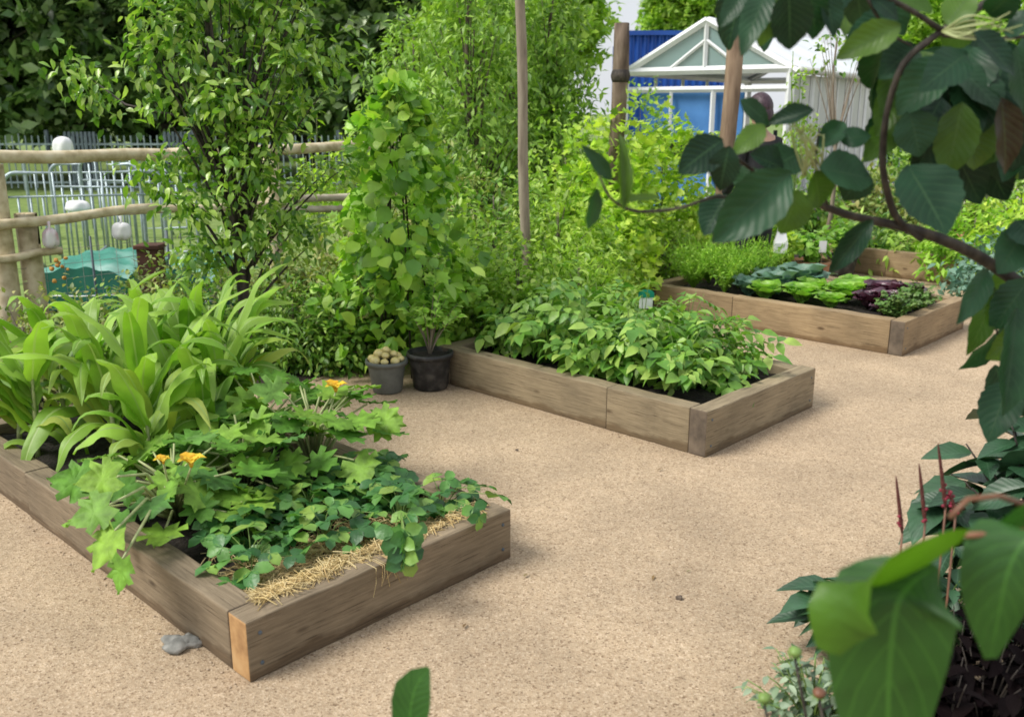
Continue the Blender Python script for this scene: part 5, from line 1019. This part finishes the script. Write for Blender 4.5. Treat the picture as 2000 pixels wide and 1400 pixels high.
# leaf poking in at the bottom
nb2 = P(808, 1500, 1.25); nb2[2] = 0; r = thing('leaf_shoot', 'single dark green leaf poking up at the bottom edge', 'plant', nb2); a = Acc(); st = Acc(); nb = nb2
blade(a, [P(x, y, 1.25) - nb2 for x, y in ((800, 1440), (800, 1410), (803, 1375), (810, 1345), (822, 1322), (838, 1303))], .062, np.array([1, -.3, .2]), .15, .03, [.5, .85, 1, .95, .6, .1])
scatter(a, BIG[0], (P(800, 1520, 1.2) - nb2)[None], np.array([[-.8, .1, .2]]), np.array([[0, -.3, 1]]), .14); scatter(a, BIG[1], (P(810, 1560, 1.2) - nb2)[None], np.array([[.8, .2, .1]]), np.array([[0, -.3, 1]]), .14)
a.build('leaves', M['near'], r); st.tube([(0, 0, 0), (.005, 0, .3), P(800, 1440, 1.25) - nb2], [.006, .005, .003], 7); st.build('stem', M['stem'], r)

# corner planting at the lower right
q = G(1990, 1120, .3); q[2] = 0
def at0(px, py, z): v = G(px, py, z); v[2] = 0; return v
b = at0(2040, 960, .45)
bush('viburnum_shrub', 'dark glossy shrub with deeply veined leaves at the right edge', 'shrub', b, .66, .36, 34, 7, [T_leaf(8, .55, droop=.3, fold=.35, serr=.05, nw=2), T_leaf(8, .5, droop=.15, fold=.4, serr=.05, nw=2)], .2, M['visc'], M['barkdark'], g, droop=.5, upl=.3, low=.25, stemr=.008)
b = at0(1705, 1165, .22)
bush('viburnum_shrub', 'lower dark shrub pushing out over the path beside the red spikes', 'shrub', b, .3, .2, 20, 6, [T_leaf(8, .5, droop=.3, fold=.35, serr=.05, nw=2)], .15, M['visc'], M['barkdark'], g, droop=.4, upl=.3, low=.25, stemr=.006)
b = at0(1850, 1090, .3); 
bush('leafy_perennial', 'grey-green perennial foliage under the red flower spikes', 'plant', b, .34, .22, 18, 8, OV5, .09, M['visc'], M['stem'], g, droop=.4, low=.2)
for k, (px, t, bt, lab, red) in enumerate([(1750, 930, 1040, 'red persicaria spike on the left of the three', .4), (1795, 905, 1020, 'red persicaria spike in the middle of the three', .1), (1832, 865, 990, 'tallest persicaria spike with a crimson base', .8), (1852, 955, 1000, 'short crimson persicaria bud low beside the dark leaf', 1.)]):
    Y = 2.02; p0, p1 = P(px + (12 if k < 2 else 15), bt, Y), P(px, t, Y); bs_ = np.array([p0[0], p0[1], 0]); r = thing('flower_spike', lab, 'flower', bs_, 'persicaria flower spikes')
    a = Acc(); d = p1-bs_; e = p0-bs_; a.tube([(0, 0, 0), e*.5 + [.01, 0, 0], e], [.003, .0025, .0025], 6); a.build('stem', M['stemr'], r)
    a = Acc(); tt = np.linspace(0, 1, 12)[:, None]; a.tube(e + (d-e)*tt, .005*np.array([.5, .9, 1, .95, 1, .85, .9, .8, .75, .6, .5, .2]), 8); a.build('spike', M['spike'], r)
    a = Acc()
    for j in range(int(3 + 12*red)):
        u = g.uniform(0, .35) if red < 1 else g.uniform(0, 1); c = e + (d-e)*u + g.normal(0, .0045, 3); a.blob(c, .0042, 4, seed=j)
    a.build('florets', M['red'], r)
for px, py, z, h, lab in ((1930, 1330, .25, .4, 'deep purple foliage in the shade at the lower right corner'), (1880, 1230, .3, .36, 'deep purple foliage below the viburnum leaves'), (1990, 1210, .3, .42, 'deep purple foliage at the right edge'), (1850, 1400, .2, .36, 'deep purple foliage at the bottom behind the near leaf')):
    bush('purple_plant', lab, 'plant', at0(px, py, z), h, .2, 22, 9, [T_leaf(4, .5, droop=.3, fold=.3)], .075, M['purpshade'], M['barkdark'], g, 'dark purple plants in the corner', low=.1)
bush('silver_plant', 'small grey-green variegated plant at the bottom beside the path', 'plant', at0(1590, 1370, .12), .25, .19, 60, 9, OV, .035, M['silver'], M['stem'], g, low=.2)
for px, py, lab in ((1553, 1272, 'green round bud on a dark stalk above the variegated plant'), (1493, 1362, 'lower green bud left of the variegated plant'), (1600, 1352, 'brownish bud on the right of the variegated plant')):
    Y = 1.48; p = P(px, py, Y); p2 = P(px+22, py+130, Y+.02); bs_ = np.array([p2[0], p2[1], 0]); r = thing('flower_bud', lab, 'flower bud', bs_, 'buds over the variegated plant'); e = p - bs_
    a = Acc(); a.tube([(0, 0, 0), (p2-bs_), e*.98], [.003, .0028, .0024], 6); a.tube([e*.75 + (p2-bs_)*.25, e*.75 + (p2-bs_)*.25 + [.02, 0, .01]], [.002, .001], 5); a.build('stalk', M['barkdark'], r)
    a = Acc(); a.blob(e, (.0115, .0115, .009), 8, seed=2, rough=.05); a.build('bud', M['stem'] if px != 1600 else M['stemr'], r)
    a = Acc()
    for j in range(9): an = j*.7; scatter(a, LANC[0], (e - [0, 0, .007])[None], np.array([[math.cos(an), math.sin(an), .1]]), np.array([[0, 0, 1.]]), .015)
    a.build('sepals', M['stem'], r)
